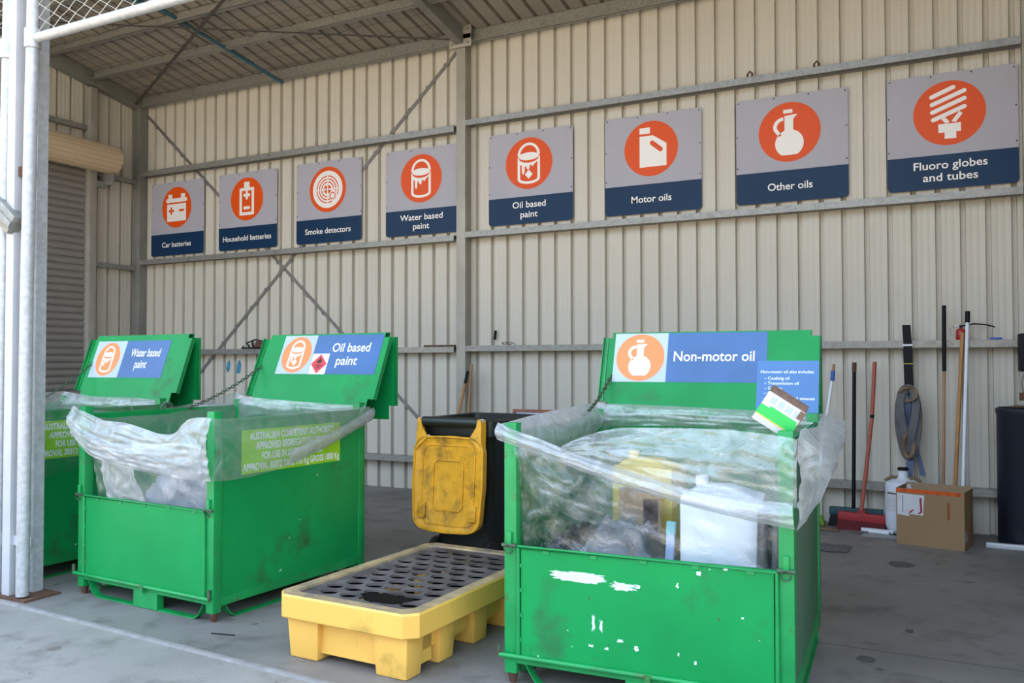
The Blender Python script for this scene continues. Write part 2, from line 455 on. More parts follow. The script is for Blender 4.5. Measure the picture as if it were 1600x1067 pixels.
    def grid(s, fn, nu, nv, m, closed_u=False):
        i = s.mi(m)
        V = [[s.bm.verts.new(fn(a / nu, b / nv)) for b in range(nv + 1)] for a in range(nu + (0 if closed_u else 1))]
        L = len(V)
        for a in range(nu):
            for b in range(nv):
                fc = s.bm.faces.new((V[a][b], V[(a + 1) % L][b], V[(a + 1) % L][b + 1], V[a][b + 1])); fc.material_index = i
        return s
    def build(s, name, parent=None, sharp=40, flat=False, recalc=False):
        if recalc: bmesh.ops.recalc_face_normals(s.bm, faces=s.bm.faces)
        s.bm.normal_update()
        if not flat:
            for f in s.bm.faces: f.smooth = True
            for e in s.bm.edges:
                if len(e.link_faces) == 2:
                    try:
                        if e.calc_face_angle(0) > math.radians(sharp): e.smooth = False
                    except Exception: pass
        me = bpy.data.meshes.new(name)
        s.bm.to_mesh(me); s.bm.free()
        for m in s.mats: me.materials.append(m)
        o = bpy.data.objects.new(name, me)
        COL.objects.link(o)
        if parent: o.parent = parent
        return o

def measure_cap():
    t = MB(); cu = bpy.data.curves.new('t', 'FONT'); cu.body = 'H'
    me = t._mesh_of(cu); h = max(v.co.y for v in me.vertices); bpy.data.meshes.remove(me); t.bm.free()
    return h
CAPH = measure_cap()

def tag(o, label, cat, group=None, kind=None):
    o['label'] = label; o['category'] = cat
    if group: o['group'] = group
    if kind: o['kind'] = kind
    return o
def thing(name, label, cat, loc=(0, 0, 0), rz=0.0, group=None, rot=None):
    o = bpy.data.objects.new(name, None); COL.objects.link(o)
    o.empty_display_size = 0.1
    o.location = loc; o.rotation_euler = rot if rot else (0, 0, rz)
    return tag(o, label, cat, group)
def struct(o, label=None):
    o['kind'] = 'structure'
    if label: o['label'] = label
    return o
def T(x, y, z): return Matrix.Translation((x, y, z))
def frame(o, x, y):
    """matrix taking local XY to the plane spanned by unit vectors x, y at o"""
    x = Vector(x).normalized(); y = Vector(y).normalized(); z = x.cross(y)
    m = Matrix((x, y, z)).transposed().to_4x4(); m.translation = Vector(o); return m
def crom(pts, t):
    """Catmull-Rom through pts, t in 0..1"""
    pts = [Vector(p) for p in pts]; n = len(pts) - 1
    x = min(max(t, 0), 1) * n; i = min(int(x), n - 1); u = x - i
    p0 = pts[max(i - 1, 0)]; p1 = pts[i]; p2 = pts[i + 1]; p3 = pts[min(i + 2, n)]
    return 0.5 * ((2 * p1) + (p2 - p0) * u + (2 * p0 - 5 * p1 + 4 * p2 - p3) * u * u + (3 * p1 - p0 - 3 * p2 + p3) * u ** 3)
def arc(cx, cy, rx, ry, a0, a1, n=16):
    return [(cx + rx * math.cos(math.radians(a0 + (a1 - a0) * k / n)), cy + ry * math.sin(math.radians(a0 + (a1 - a0) * k / n))) for k in range(n + 1)]
def circle(cx, cy, r, n=40, ry=None):
    return [(cx + r * math.cos(2 * PI * k / n), cy + (ry or r) * math.sin(2 * PI * k / n)) for k in range(n)]
def rect(x0, y0, x1, y1): return [(x0, y0), (x1, y0), (x1, y1), (x0, y1)]
def rrect(x0, y0, x1, y1, r, n=5):
    return arc(x1 - r, y0 + r, r, r, -90, 0, n) + arc(x1 - r, y1 - r, r, r, 0, 90, n) + arc(x0 + r, y1 - r, r, r, 90, 180, n) + arc(x0 + r, y0 + r, r, r, 180, 270, n)
def capsule(p, q, r, n=8):
    a = math.degrees(math.atan2(q[1] - p[1], q[0] - p[0]))
    return arc(q[0], q[1], r, r, a - 90, a + 90, n) + arc(p[0], p[1], r, r, a + 90, a + 270, n)
def plus(cx, cy, h, w):
    return [(cx - w, cy - h), (cx + w, cy - h), (cx + w, cy - w), (cx + h, cy - w), (cx + h, cy + w), (cx + w, cy + w),
            (cx + w, cy + h), (cx - w, cy + h), (cx - w, cy + w), (cx - h, cy + w), (cx - h, cy - w), (cx - w, cy - w)]

# ------------------------------------------------------------------ the setting
XL, XR, YF = -2.5, 8.30, -5.25            # left wall, right wall, front of roof
ROOF0, RS = 5.12, 0.18                    # roof height at the back wall, slope
def roofz(y): return ROOF0 + RS * (-y)

EDGE = lambda x: -4.955 - 0.0586 * (x - 2.33)
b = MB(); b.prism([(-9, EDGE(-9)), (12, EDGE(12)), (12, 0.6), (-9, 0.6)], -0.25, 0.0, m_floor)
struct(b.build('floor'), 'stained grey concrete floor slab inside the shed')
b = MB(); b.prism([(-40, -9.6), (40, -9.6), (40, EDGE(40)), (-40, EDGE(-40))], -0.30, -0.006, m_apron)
struct(b.build('floor'), 'pale concrete apron in front of the shed')
b = MB(); b.prism([(-40, -60), (40, -60), (40, -9.6), (-40, -9.6)], -0.30, -0.02, m_bounce_ground)  # unseen ground, warm tone added to bounce light into the shed
struct(b.build('ground'), 'unseen warm-toned ground beyond the apron, added for its bounce light')
# rounded nosing along the slab edge, slightly skewed like the joint
b = MB()
prof = [(-0.024, -0.02), (-0.021, -0.006), (-0.014, 0.0), (0.014, 0.002), (0.021, -0.002), (0.024, -0.02)]
b.grid(lambda u, v: Vector((-9 + 21 * u, EDGE(-9 + 21 * u) - 0.02 + prof[int(round(v * 5))][0], prof[int(round(v * 5))][1] + 0.003)), 60, 5, m_edge)
struct(b.build('trim_1'), 'pale raised edge strip along the front of the slab')

def clad(length, top0, top1, period=0.19, seed=0):
    """profile points (s, depth): wide pan, narrow channel pressed outward"""
    P = []
    s = 0.0
    while s < length - 1e-6:
        for ds, d in ((0.0, 0.0), (0.045, 0.0), (0.050, 0.0012), (0.056, 0.0), (0.095, 0.0), (0.100, 0.0012), (0.106, 0.0), (0.144, 0.0), (0.150, 0.044), (0.184, 0.044)):
            P.append((s + ds, d))
        s += period
    P.append((s, 0.0))
    return P
def clad_mesh(b, P, to3, m):
    i = b.mi(m)
    lo = [b.bm.verts.new(to3(s, d, 0)) for s, d in P]; hi = [b.bm.verts.new(to3(s, d, 1)) for s, d in P]
    for k in range(len(P) - 1):
        f = b.bm.faces.new((lo[k], lo[k + 1], hi[k + 1], hi[k])); f.material_index = i
YW = -0.02
b = MB(); P = clad(10.9, 0, 0)
clad_mesh(b, P, lambda s, d, t: Vector((XL - 0.055 + s, YW + d, t * (ROOF0 + 0.03))), m_clad)
wall_back = struct(b.build('wall_back', sharp=20), 'cream ribbed steel back wall of the shed')
b = MB(); P = clad(5.3, 0, 0)
clad_mesh(b, P, lambda s, d, t: Vector((XL - d, -s + 0.03, t * (roofz(-s) + 0.015))), m_clad)
struct(b.build('wall_left', sharp=20), 'cream ribbed steel left wall beside the roller door')
b = MB()
clad_mesh(b, P, lambda s, d, t: Vector((XR + d, -s + 0.03, t * (roofz(-s) + 0.015))), m_clad)
struct(b.build('wall_right', sharp=20), 'cream ribbed steel right wall of the shed')
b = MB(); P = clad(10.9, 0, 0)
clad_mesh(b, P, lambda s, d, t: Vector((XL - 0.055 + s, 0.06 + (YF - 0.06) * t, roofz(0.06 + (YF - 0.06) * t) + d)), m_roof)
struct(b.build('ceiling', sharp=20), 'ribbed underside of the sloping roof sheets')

# columns
def column(x, w, d, top, m, label):
    b = MB()
    b.box((x, -0.02 - d, 0), (x + w, -0.024, top), m, bev=0.006)
    return struct(b.build('steel_column'), label)
column(-2.47, 0.13, 0.135, 5.00, m_frame_dark, 'grey steel column in the back left corner')
column(2.735, 0.115, 0.135, 5.02, m_frame, 'grey steel column in the middle of the back wall')
column(8.125, 0.115, 0.135, 5.02, m_frame, 'steel column in the back right corner')
b = MB(); b.box((-2.475, -0.91, 0), (-2.36, -0.80, 5.06), m_frame, bev=0.006)
struct(b.build('steel_column'), 'steel column beside the roller door on the left wall')
# rafters with end plates
def rafter(x, label):
    b = MB()
    for (x0, x1, z0, z1) in ((x, x + 0.10, -0.185, -0.002),):
        y0, y1 = -0.03, YF
        b.poly([(x0, y0, roofz(y0) + z0), (x1, y0, roofz(y0) + z0), (x1, y1, roofz(y1) + z0), (x0, y1, roofz(y1) + z0),
                (x0, y0, roofz(y0) + z1), (x1, y0, roofz(y0) + z1), (x1, y1, roofz(y1) + z1), (x0, y1, roofz(y1) + z1)],
               [(3, 2, 1, 0), (4, 5, 6, 7), (0, 1, 5, 4), (1, 2, 6, 5), (2, 3, 7, 6), (3, 0, 4, 7)], m_frame_dark)
    return struct(b.build('roof_rafter'), label)
rafter(-2.47, 'dark steel rafter under the roof along the left wall')
rafter(2.74, 'dark steel rafter under the roof above the middle column')
rafter(8.13, 'dark steel rafter under the roof along the right wall')
b = MB()
b.box((2.66, -0.185, 4.93), (2.94, -0.165, 5.07), m_frame, bev=0.003)
b.box((2.82, -0.185, 5.02), (2.94, -0.165, 5.17), m_frame)
for (x, z) in ((2.70, 4.97), (2.90, 4.97), (2.90, 5.12)):
    b.lathe([(0.013, 0), (0.013, 0.012)], m_frame_dark, 6, frame((x, -0.185, z), (1, 0, 0), (0, 0, 1)))
struct(b.build('column_cap_plate'), 'bolted steel plate at the top of the middle column')

def girt(x0, x1, z, m, label, y1=-0.15, face=0.062):
    """lipped C: web flat, one flange to the wall and one facing in"""
    b = MB(); t = 0.003
    b.box((x0, y1, z - face), (x1, y1 + t, z), m)
    b.box((x0, y1 + t, z - t), (x1, -0.024, z), m)
    b.box((x0, y1 + t, z - face), (x1, y1 + 0.02, z - face + t), m)
    b.box((x0, -0.027, z - face), (x1, -0.024, z - t), m)
    return struct(b.build('wall_girt'), label)
xa, xb = -2.34, 2.70
for z, nm in ((4.085, 'upper'), (2.860, 'second'), (1.622, 'shelf height'), (0.385, 'lowest')):
    girt(xa, xb, z, m_galv, nm + ' galvanised girt on the back wall left of the middle column', face=0.07 if z > 4 else 0.062)
for z, nm in ((4.125, 'upper'), (2.885, 'second'), (1.632, 'shelf height'), (0.392, 'lowest')):
    girt(2.825, 8.12, z, m_galv, nm + ' galvanised girt on the back wall right of the middle column')
# girts on the left wall
def lgirt(y0, y1, z, label):
    b = MB(); b.box((XL + 0.004, y0, z - 0.06), (XL + 0.09, y1, z), m_galv)
    struct(b.build('wall_girt'), label)
lgirt(-4.9, -0.92, 4.55, 'girt on the left wall above the roller drum')
lgirt(-0.79, -0.165, 2.78, 'short low girt between the columns of the left wall')
lgirt(-0.79, -0.165, 3.98, 'short upper girt between the columns of the left wall')

# purlins: lipped Z sections under the roof sheet
def purlin(y, x0, x1, label, h=0.125):
    b = MB(); zt = roofz(y) - 0.004
    b.box((x0, y, zt - h), (x1, y + 0.003, zt), m_galv)
    b.box((x0, y - 0.055, zt - h), (x1, y, zt - h + 0.003), m_galv)
    b.box((x0, y - 0.055, zt - h), (x1, y - 0.052, zt - h + 0.018), m_galv)
    b.box((x0, y, zt - 0.004), (x1, y + 0.05, zt - 0.001), m_galv)
    struct(b.build('roof_purlin'), label)
purlin(-0.11, -2.36, 2.735, 'eave purlin above the back wall, left bay', 0.16)
purlin(-0.11, 2.845, 8.12, 'eave purlin above the back wall, right bay', 0.16)
for k, y in enumerate((-0.86, -1.50, -2.20, -2.90, -3.60, -4.30, -5.0)):
    nm = ('second', 'third', 'fourth', 'fifth', 'sixth', 'seventh', 'eighth')[k]
    purlin(y, -2.36, 2.735, nm + ' roof purlin from the back wall, left bay')
    purlin(y, 2.845, 8.12, nm + ' roof purlin from the back wall, right bay')

# flat strap braces
def strap(p, q, w, m, name, label, wn=(0, -1, 0)):
    p, q = Vector(p), Vector(q); d = (q - p); L = d.length
    M = frame(p, d, Vector(wn).cross(d)); b = MB()
    b.box((0, -w / 2, -0.0015), (L, w / 2, 0.0015), m, M)
    k = 0.25
    while k < L - 0.1:
        b.box((k, -w * 0.75, -0.006), (k + 0.035, -w / 2, 0.004), m, M); k += 0.33
    return struct(b.build(name), label)
strap((-2.36, -0.026, 4.90), (2.72, -0.026, 0.30), 0.04, m_strap, 'wall_brace', 'flat steel brace falling to the right across the back wall')
strap((2.72, -0.030, 5.0), (-2.30, -0.030, 0.40), 0.04, m_strap, 'wall_brace', 'flat steel brace rising to the right across the back wall')
strap((-2.40, -0.20, roofz(-0.2) - 0.15), (2.74, -2.60, roofz(-2.6) - 0.15), 0.04, m_wire, 'roof_brace', 'dark flat brace under the roof running forward to the right', (0, 0, 1))
strap((2.74, -0.25, roofz(-0.25) - 0.16), (-2.40, -2.45, roofz(-2.45) - 0.16), 0.04, m_wire, 'roof_brace', 'dark flat brace under the roof running forward to the left', (0, 0, 1))
b = MB()
b.tube([(0.203, -0.13, 4.945), (-0.16, -1.62, 5.36), (-0.35, -2.4, roofz(-2.4) - 0.14)], 0.022, m_teal, 10)
tag(b.build('teal_tube'), 'teal painted tube slung under the roof purlins in the left bay', 'pipe')
# safety mesh under the roof sheet
b = MB()
for k in range(17):
    x = -2.3 + 0.3 * k
    pts = [(x + 0.02 * math.sin(k * 3.1 + j), -0.1 - 0.5 * j, roofz(-0.1 - 0.5 * j) - 0.012 - 0.03 * abs(math.sin(j * 2.2 + k))) for j in range(11)]
    b.tube(pts, 0.0022, m_wire, 4)
for k in range(26):
    y = -0.2 - 0.19 * k
    pts = [(-2.35 + 0.51 * j, y + 0.02 * math.sin(j + k), roofz(y) - 0.012 - 0.03 * abs(math.sin(j * 1.7 + k))) for j in range(11)]
    b.tube(pts, 0.0022, m_wire, 4)
o = b.build('roof_safety_mesh'); o['kind'] = 'stuff'
tag(o, 'thin sagging safety mesh wires under the roof sheets in the left bay', 'wire mesh', kind='stuff')

# roller door on the left wall
door = struct(thing('door_1', 'cream roller door with its drum on the left wall', 'door', (XL, -2.6, 0)))
b = MB(); n = 46; pitch = 0.09
P = []
for k in range(n):
    for dz, d in ((0.0, 0.0), (0.010, -0.016), (0.020, -0.016), (0.030, 0.004), (0.055, 0.010), (0.08, 0.006)):
        P.append((k * pitch + dz, d))
P.append((n * pitch, 0))
i = b.mi(m_curtain)
A = [b.bm.verts.new((0.06 + d, 1.78, z)) for z, d in P]; B = [b.bm.verts.new((0.06 + d, -2.2, z)) for z, d in P]
for k in range(len(P) - 1):
    f = b.bm.faces.new((A[k], A[k + 1], B[k + 1], B[k])); f.material_index = i
b.build('door_curtain', door, sharp=15)
b = MB()
nn = 64
prof = [(0.186 if j % 4 in (0, 1, 2) else 0.176) for j in range(nn)]
Mx = frame((0.24, 0, 4.13), (1, 0, 0), (0, 0, 1))
ring = lambda y, s: [b.bm.verts.new(Vector((0.24 + prof[j] * s * math.cos(2 * PI * j / nn), y, 4.13 + prof[j] * s * math.sin(2 * PI * j / nn)))) for j in range(nn)]
R0, R1 = ring(1.97, 1), ring(-2.2, 1); i = b.mi(m_drum)
for j in range(nn):
    f = b.bm.faces.new((R0[j], R0[(j + 1) % nn], R1[(j + 1) % nn], R1[j])); f.material_index = i
b.bm.faces.new(R0).material_index = i; b.bm.faces.new(R1[::-1]).material_index = i
b.build('door_drum', door, sharp=25)
b = MB(); b.box((0.005, 1.72, 0), (0.085, 1.795, 3.9), m_frame_dark); b.build('door_guide', door)
b = MB(); b.box((0.005, 1.90, 3.80), (0.30, 1.93, 3.96), m_galv); b.box((0.10, 1.78, 3.76), (0.16, 1.93, 3.84), m_galv)
b.tube([(0.24, 1.97, 4.13), (0.24, 2.10, 4.13)], 0.02, m_tape_b, 8); b.build('drum_bracket', door)

# ------------------------------------------------------------------ gate posts and chain link at the front left
gp = thing('gate_post', 'pale square steel post on a rusty base plate between two round pipes', 'post', (2.47, -4.88, 0))
b = MB(); b.box((-0.175, -0.04, 0.012), (-0.098, 0.045, 6.0), m_postwhite, bev=0.006); b.build('post_shaft', gp)
b = MB(); b.box((-0.20, -0.07, -0.001), (0.10, 0.17, 0.012), m_rust); b.build('base_plate', gp)
for z in (0.32, 2.62):
    b = MB(); b.box((-0.24, -0.015, z), (0.03, 0.015, z + 0.06), m_postwhite if z < 1 else m_rust); b.build('weld_tab', gp)
b = MB(); b.box((-0.135, 0.08, 0.012), (-0.050, 0.15, 6.0), m_galv_pipe); b.build('column_flange', gp)

def chainlink(b, x0, x1, z0, z1, y, m, p=0.070):
    """woven diamonds: zigzag wires side by side"""
    n = int((x1 - x0) / p)
    for k in range(n + 1):
        x = x0 + k * p; z = z0; pts = []; j = 0
        while z < z1:
            side = p / 2 if (j + k) % 2 else -p / 2
            pts.append((x + side * 1.08, y + (0.004 if j % 2 else -0.004), z)); z += p * 0.60; j += 1
        if len(pts) > 1: b.tube(pts, 0.0032, m, 5, cap=False)
def mesh_panel(name, label, x0, x1, zb, right):
    g = thing(name, label, 'gate', ((x0 + x1) / 2, -4.90, zb))
    cx = (x0 + x1) / 2
    b = MB(); b.tube([(x0 - cx, 0, 0), (x1 - cx, 0, 0)], 0.030, m_galv_pipe, 14); b.build('bottom_rail', g)
    b = MB(); chainlink(b, x0 - cx, x1 - cx, 0.0, 5.85 - zb, 0.0, m_chainlink); o = b.build('chain_link_mesh', g, flat=True)
    return g
gr = mesh_panel('chain_link_panel', 'chain link panel with round bottom rail above the shed opening', 2.53, 7.6, 3.462, True)
b = MB(); cx = (2.53 + 7.6) / 2
b.tube([(2.474 - cx, 0, -3.44), (2.48 - cx, 0, -1.5), (2.508 - cx, 0, 0.05), (2.54 - cx, 0, 2.4)], 0.038, m_galv_pipe, 14)
b.build('stile_pipe', gr)
b = MB(); b.lathe([(0.048, -0.06), (0.048, 0.06)], m_galv_pipe, 14, T(2.507 - cx, 0, 0)); b.build('pipe_clamp', gr)
gl = mesh_panel('chain_link_panel', 'chain link panel at the left edge beside the pale post', -0.6, 2.27, 3.435, False)
cx = (-0.6 + 2.27) / 2
b = MB(); b.tube([(2.222 - cx, 0, -3.42), (2.238 - cx, 0, -1.5), (2.262 - cx, 0, 0.0), (2.29 - cx, 0, 2.4)], 0.036, m_galv_pipe, 14)
b.build('stile_pipe', gl)
b = MB(); b.lathe([(0.048, -0.06), (0.048, 0.06)], m_galv_pipe, 14, T(2.262 - cx, 0, 0)); b.build('pipe_clamp', gl)
b = MB()
M = frame((2.40, -4.945, 2.30), (-0.80, 0, 0.62), (0.62, 0, 0.80))
b.box((0, -0.065, -0.015), (1.6, 0.065, 0.06), m_galv, M, bev=0.01)
b.box((0, -0.02, -0.022), (1.6, 0.02, -0.015), m_galv, M)
tag(b.build('diagonal_strut'), 'grey diagonal steel strut meeting the pale post at the left edge', 'strut')

# ------------------------------------------------------------------ icons (unit disc, y up)
def icon_bucket(diamond=False):
    L = []
    L.append(arc(0, 0.30, 0.48, 0.50, 0, 180) + arc(0, 0.34, 0.36, 0.36, 180, 0))
    L.append(circle(0, 0.27, 0.44, 32, 0.15))
    outer = [(-0.48, 0.24)] + arc(0, -0.60, 0.48, 0.20, 180, 360, 14) + [(0.48, 0.24)] + arc(0, 0.24, 0.44, 0.22, 0, -180, 14)
    hole = [(-0.37, -0.04), (-0.30, -0.07), (-0.29, -0.36), (-0.24, -0.43), (-0.19, -0.36), (-0.17, -0.12), (-0.12, -0.10), (-0.09, -0.20),
            (-0.03, -0.26), (0.03, -0.20), (0.05, -0.08), (0.10, -0.07), (0.17, -0.14), (0.22, -0.06), (0.30, 0.0), (0.37, 0.06)] + arc(0, -0.58, 0.37, 0.12, 0, -180, 12)
    L.append(outer); L.append(hole)
    if diamond: L.append([(0, -0.25), (0.17, -0.43), (0, -0.61), (-0.17, -0.43)])
    return L
def icon_car_battery():
    return [capsule((-0.62, 0.35), (0.62, 0.35), 0.10)[:9] + [] + capsule((-0.62, 0.35), (0.62, 0.35), 0.10)[9:],
            rect(-0.57, 0.455, -0.30, 0.65), rect(0.30, 0.455, 0.57, 0.65),
            rrect(-0.65, -0.68, 0.65, 0.17, 0.04), plus(-0.36, -0.16, 0.18, 0.055)[::-1], rrect(0.16, -0.215, 0.52, -0.105, 0.04)]
def icon_battery():
    return [rrect(-0.45, -0.75, 0.45, 0.53, 0.05), rect(-0.30, -0.61, 0.30, 0.39), rect(-0.17, 0.535, 0.17, 0.80),
            plus(0, 0.18, 0.20, 0.07), rrect(-0.2, -0.48, 0.2, -0.34, 0.06)]
def icon_smoke():
    L = [circle(0, 0, 0.82, 48)]
    for r0, r1 in ((0.56, 0.61), (0.43, 0.48), (0.30, 0.35), (0.0, 0.20)):
        for q in range(4):
            g = math.degrees(0.025 / max(r1, .1)) ; a0, a1 = 90 * q + g, 90 * q + 90 - g
            if q == 3 and r0 > 0.25:      # leave the space for the small lamp
                if r1 > 0.5: parts = ((a0, 286), (344 - 12, a1)); parts = ((a0, 296), (334, a1))
                else: parts = ((a0, 288), (342, a1)) if r1 > 0.4 else ((a0, 280), (350, a1))
            else: parts = ((a0, a1),)
            for s0, s1 in parts:
                if s1 - s0 < 4: continue
                if r0 == 0: L.append([(0.025 * (1 if q in (0, 3) else -1), 0.025 * (1 if q < 2 else -1))] + arc(0, 0, r1, r1, a0 + 4, a1 - 4, 8))
                else: L.append(arc(0, 0, r1, r1, s0, s1, 12) + arc(0, 0, r0, r0, s1, s0, 12))
    L.append(circle(0.28, -0.30, 0.17, 24)); L.append(circle(0.28, -0.30, 0.12, 24))
    return L
def icon_motor():
    return [rect(-0.42, 0.55, -0.03, 0.77), [(-0.42, -0.66), (0.58, -0.66), (0.58, 0.14), (0.08, 0.47), (-0.42, 0.47)], capsule((0.05, 0.20), (0.36, -0.06), 0.085)]
def icon_jug():
    body = [(-0.15, 0.53), (-0.15, 0.06)] + arc(0.0, -0.38, 0.46, 0.46, 112, 238, 18) + arc(0.0, -0.38, 0.46, 0.46, 302, 428, 18) + [(0.13, 0.06), (0.13, 0.42), (0.27, 0.58), (-0.15, 0.55)]
    h = arc(-0.16, 0.20, 0.36, 0.32, 95, 215, 14) + [(-0.33, -0.14), (-0.25, -0.07)] + arc(-0.16, 0.20, 0.24, 0.20, 215, 95, 14)
    return [body, h, rect(-0.19, 0.635, 0.11, 0.76)]
def icon_globe():
    L = [capsule((-0.48, 0.54), (0.12, 0.78), 0.065), capsule((-0.47, 0.30), (0.42, 0.64), 0.065), capsule((-0.46, 0.06), (0.42, 0.40), 0.065),
         capsule((-0.44, -0.18), (0.42, 0.15), 0.065)]
    L += [[(-0.22, -0.17), (-0.10, -0.13), (0.02, -0.29), (-0.10, -0.32)], [(0.28, 0.02), (0.37, -0.06), (0.18, -0.31), (0.06, -0.27)]]
    L += [[(-0.30, -0.33), (0.32, -0.33), (0.32, -0.60), (0.19, -0.60), (0.19, -0.80), (-0.13, -0.80), (-0.13, -0.60), (-0.30, -0.60)]]
    return L

# ------------------------------------------------------------------ wall signs
# every board is one metre square
def wall_sign(x, zb, label, icon, lines):
    W = 1.0
    t = thing('recycling_sign', label, 'sign', (x + W / 2, YW - 0.019, zb), 0, 'recycling signs along the back wall')
    F = frame((-W / 2, 0, 0), (1, 0, 0), (0, 0, 1))          # local +z of this frame points at the viewer (-Y)
    def at(u, v, d=0.0): return F @ T(u, v, d)
    b = MB(); b.shape([rrect(0, 0, W, W, 0.035)], 0.006, m_sign_grey, at(0, 0, 0.003)); board = b.build('sign_board', t, sharp=30)
    b = MB()
    b.shape([[(0, 0.295), (0, 0.035)] + arc(0.035, 0.035, 0.035, 0.035, 180, 270, 5) + arc(W - 0.035, 0.035, 0.035, 0.035, 270, 360, 5) + [(W, 0.295)]], 0.0008, m_sign_blue, at(0, 0, 0.0066))
    strip = b.build('name_strip', t, sharp=30)
    b = MB(); b.shape([circle(0, 0, 0.278, 64)], 0.0008, m_sign_orange, at(0.488, 0.65, 0.0066)); disc = b.build('icon_disc', t, sharp=30)
    b = MB(); b.shape([[(px * 0.278, py * 0.278) for px, py in L] for L in icon], 0.0008, m_sign_white, at(0.488, 0.65, 0.0077)); b.build('icon', disc, sharp=30)
    for s, w, zc in lines:
        b = MB(); b.text(s, w, 0.066, m_sign_white, at(0.49, zc, 0.0074), th=0.0006)
        b.build('lettering', strip, sharp=30)
    pos = [(0.025, 0.975), (0.35, 0.98), (0.66, 0.98), (0.975, 0.97), (0.012, 0.65), (0.012, 0.35), (0.985, 0.65), (0.985, 0.35), (0.02, 0.025), (0.5, 0.012), (0.975, 0.025)]
    first = None
    for u, v in pos:
        if first is None:
            b = MB(); b.lathe([(0.007, 0), (0.007, 0.003), (0.004, 0.005)], m_screw, 8, frame((0, 0, 0), (1, 0, 0), (0, 0, 1)))
            first = b.build('screw', t); o = first
        else:
            o = first.copy(); COL.objects.link(o); o.parent = t
        o.location = (u - W / 2, -0.006, v)
SX = [-2.235, -0.960, 0.358, 1.712, 3.087, 4.446, 5.780, 7.101]
sg = [
 ('square sign reading Car batteries, nearest the back left corner', icon_car_battery(), [('Car batteries', 0.55, 0.115)]),
 ('square sign reading Household batteries with an upright cell icon', icon_battery(), [('Household batteries', 0.83, 0.115)]),
 ('square sign reading Smoke detectors with a ringed disc icon', icon_smoke(), [('Smoke detectors', 0.70, 0.115)]),
 ('square sign reading Water based paint, left of the middle column', icon_bucket(), [('Water based', 0.58, 0.175), ('paint', 0.22, 0.07)]),
 ('square sign reading Oil based paint, right of the middle column', icon_bucket(True), [('Oil based', 0.395, 0.175), ('paint', 0.205, 0.07)]),
 ('square sign reading Motor oils with an oil can icon', icon_motor(), [('Motor oils', 0.415, 0.115)]),
 ('square sign reading Other oils with a handled jug icon', icon_jug(), [('Other oils', 0.40, 0.115)]),
 ('square sign reading Fluoro globes and tubes with a spiral lamp icon', icon_globe(), [('Fluoro globes', 0.565, 0.175), ('and tubes', 0.42, 0.07)])]
for k, (lab, ic, ln) in enumerate(sg):
    wall_sign(SX[k], 2.912 if k < 4 else 2.938, lab, ic, ln)

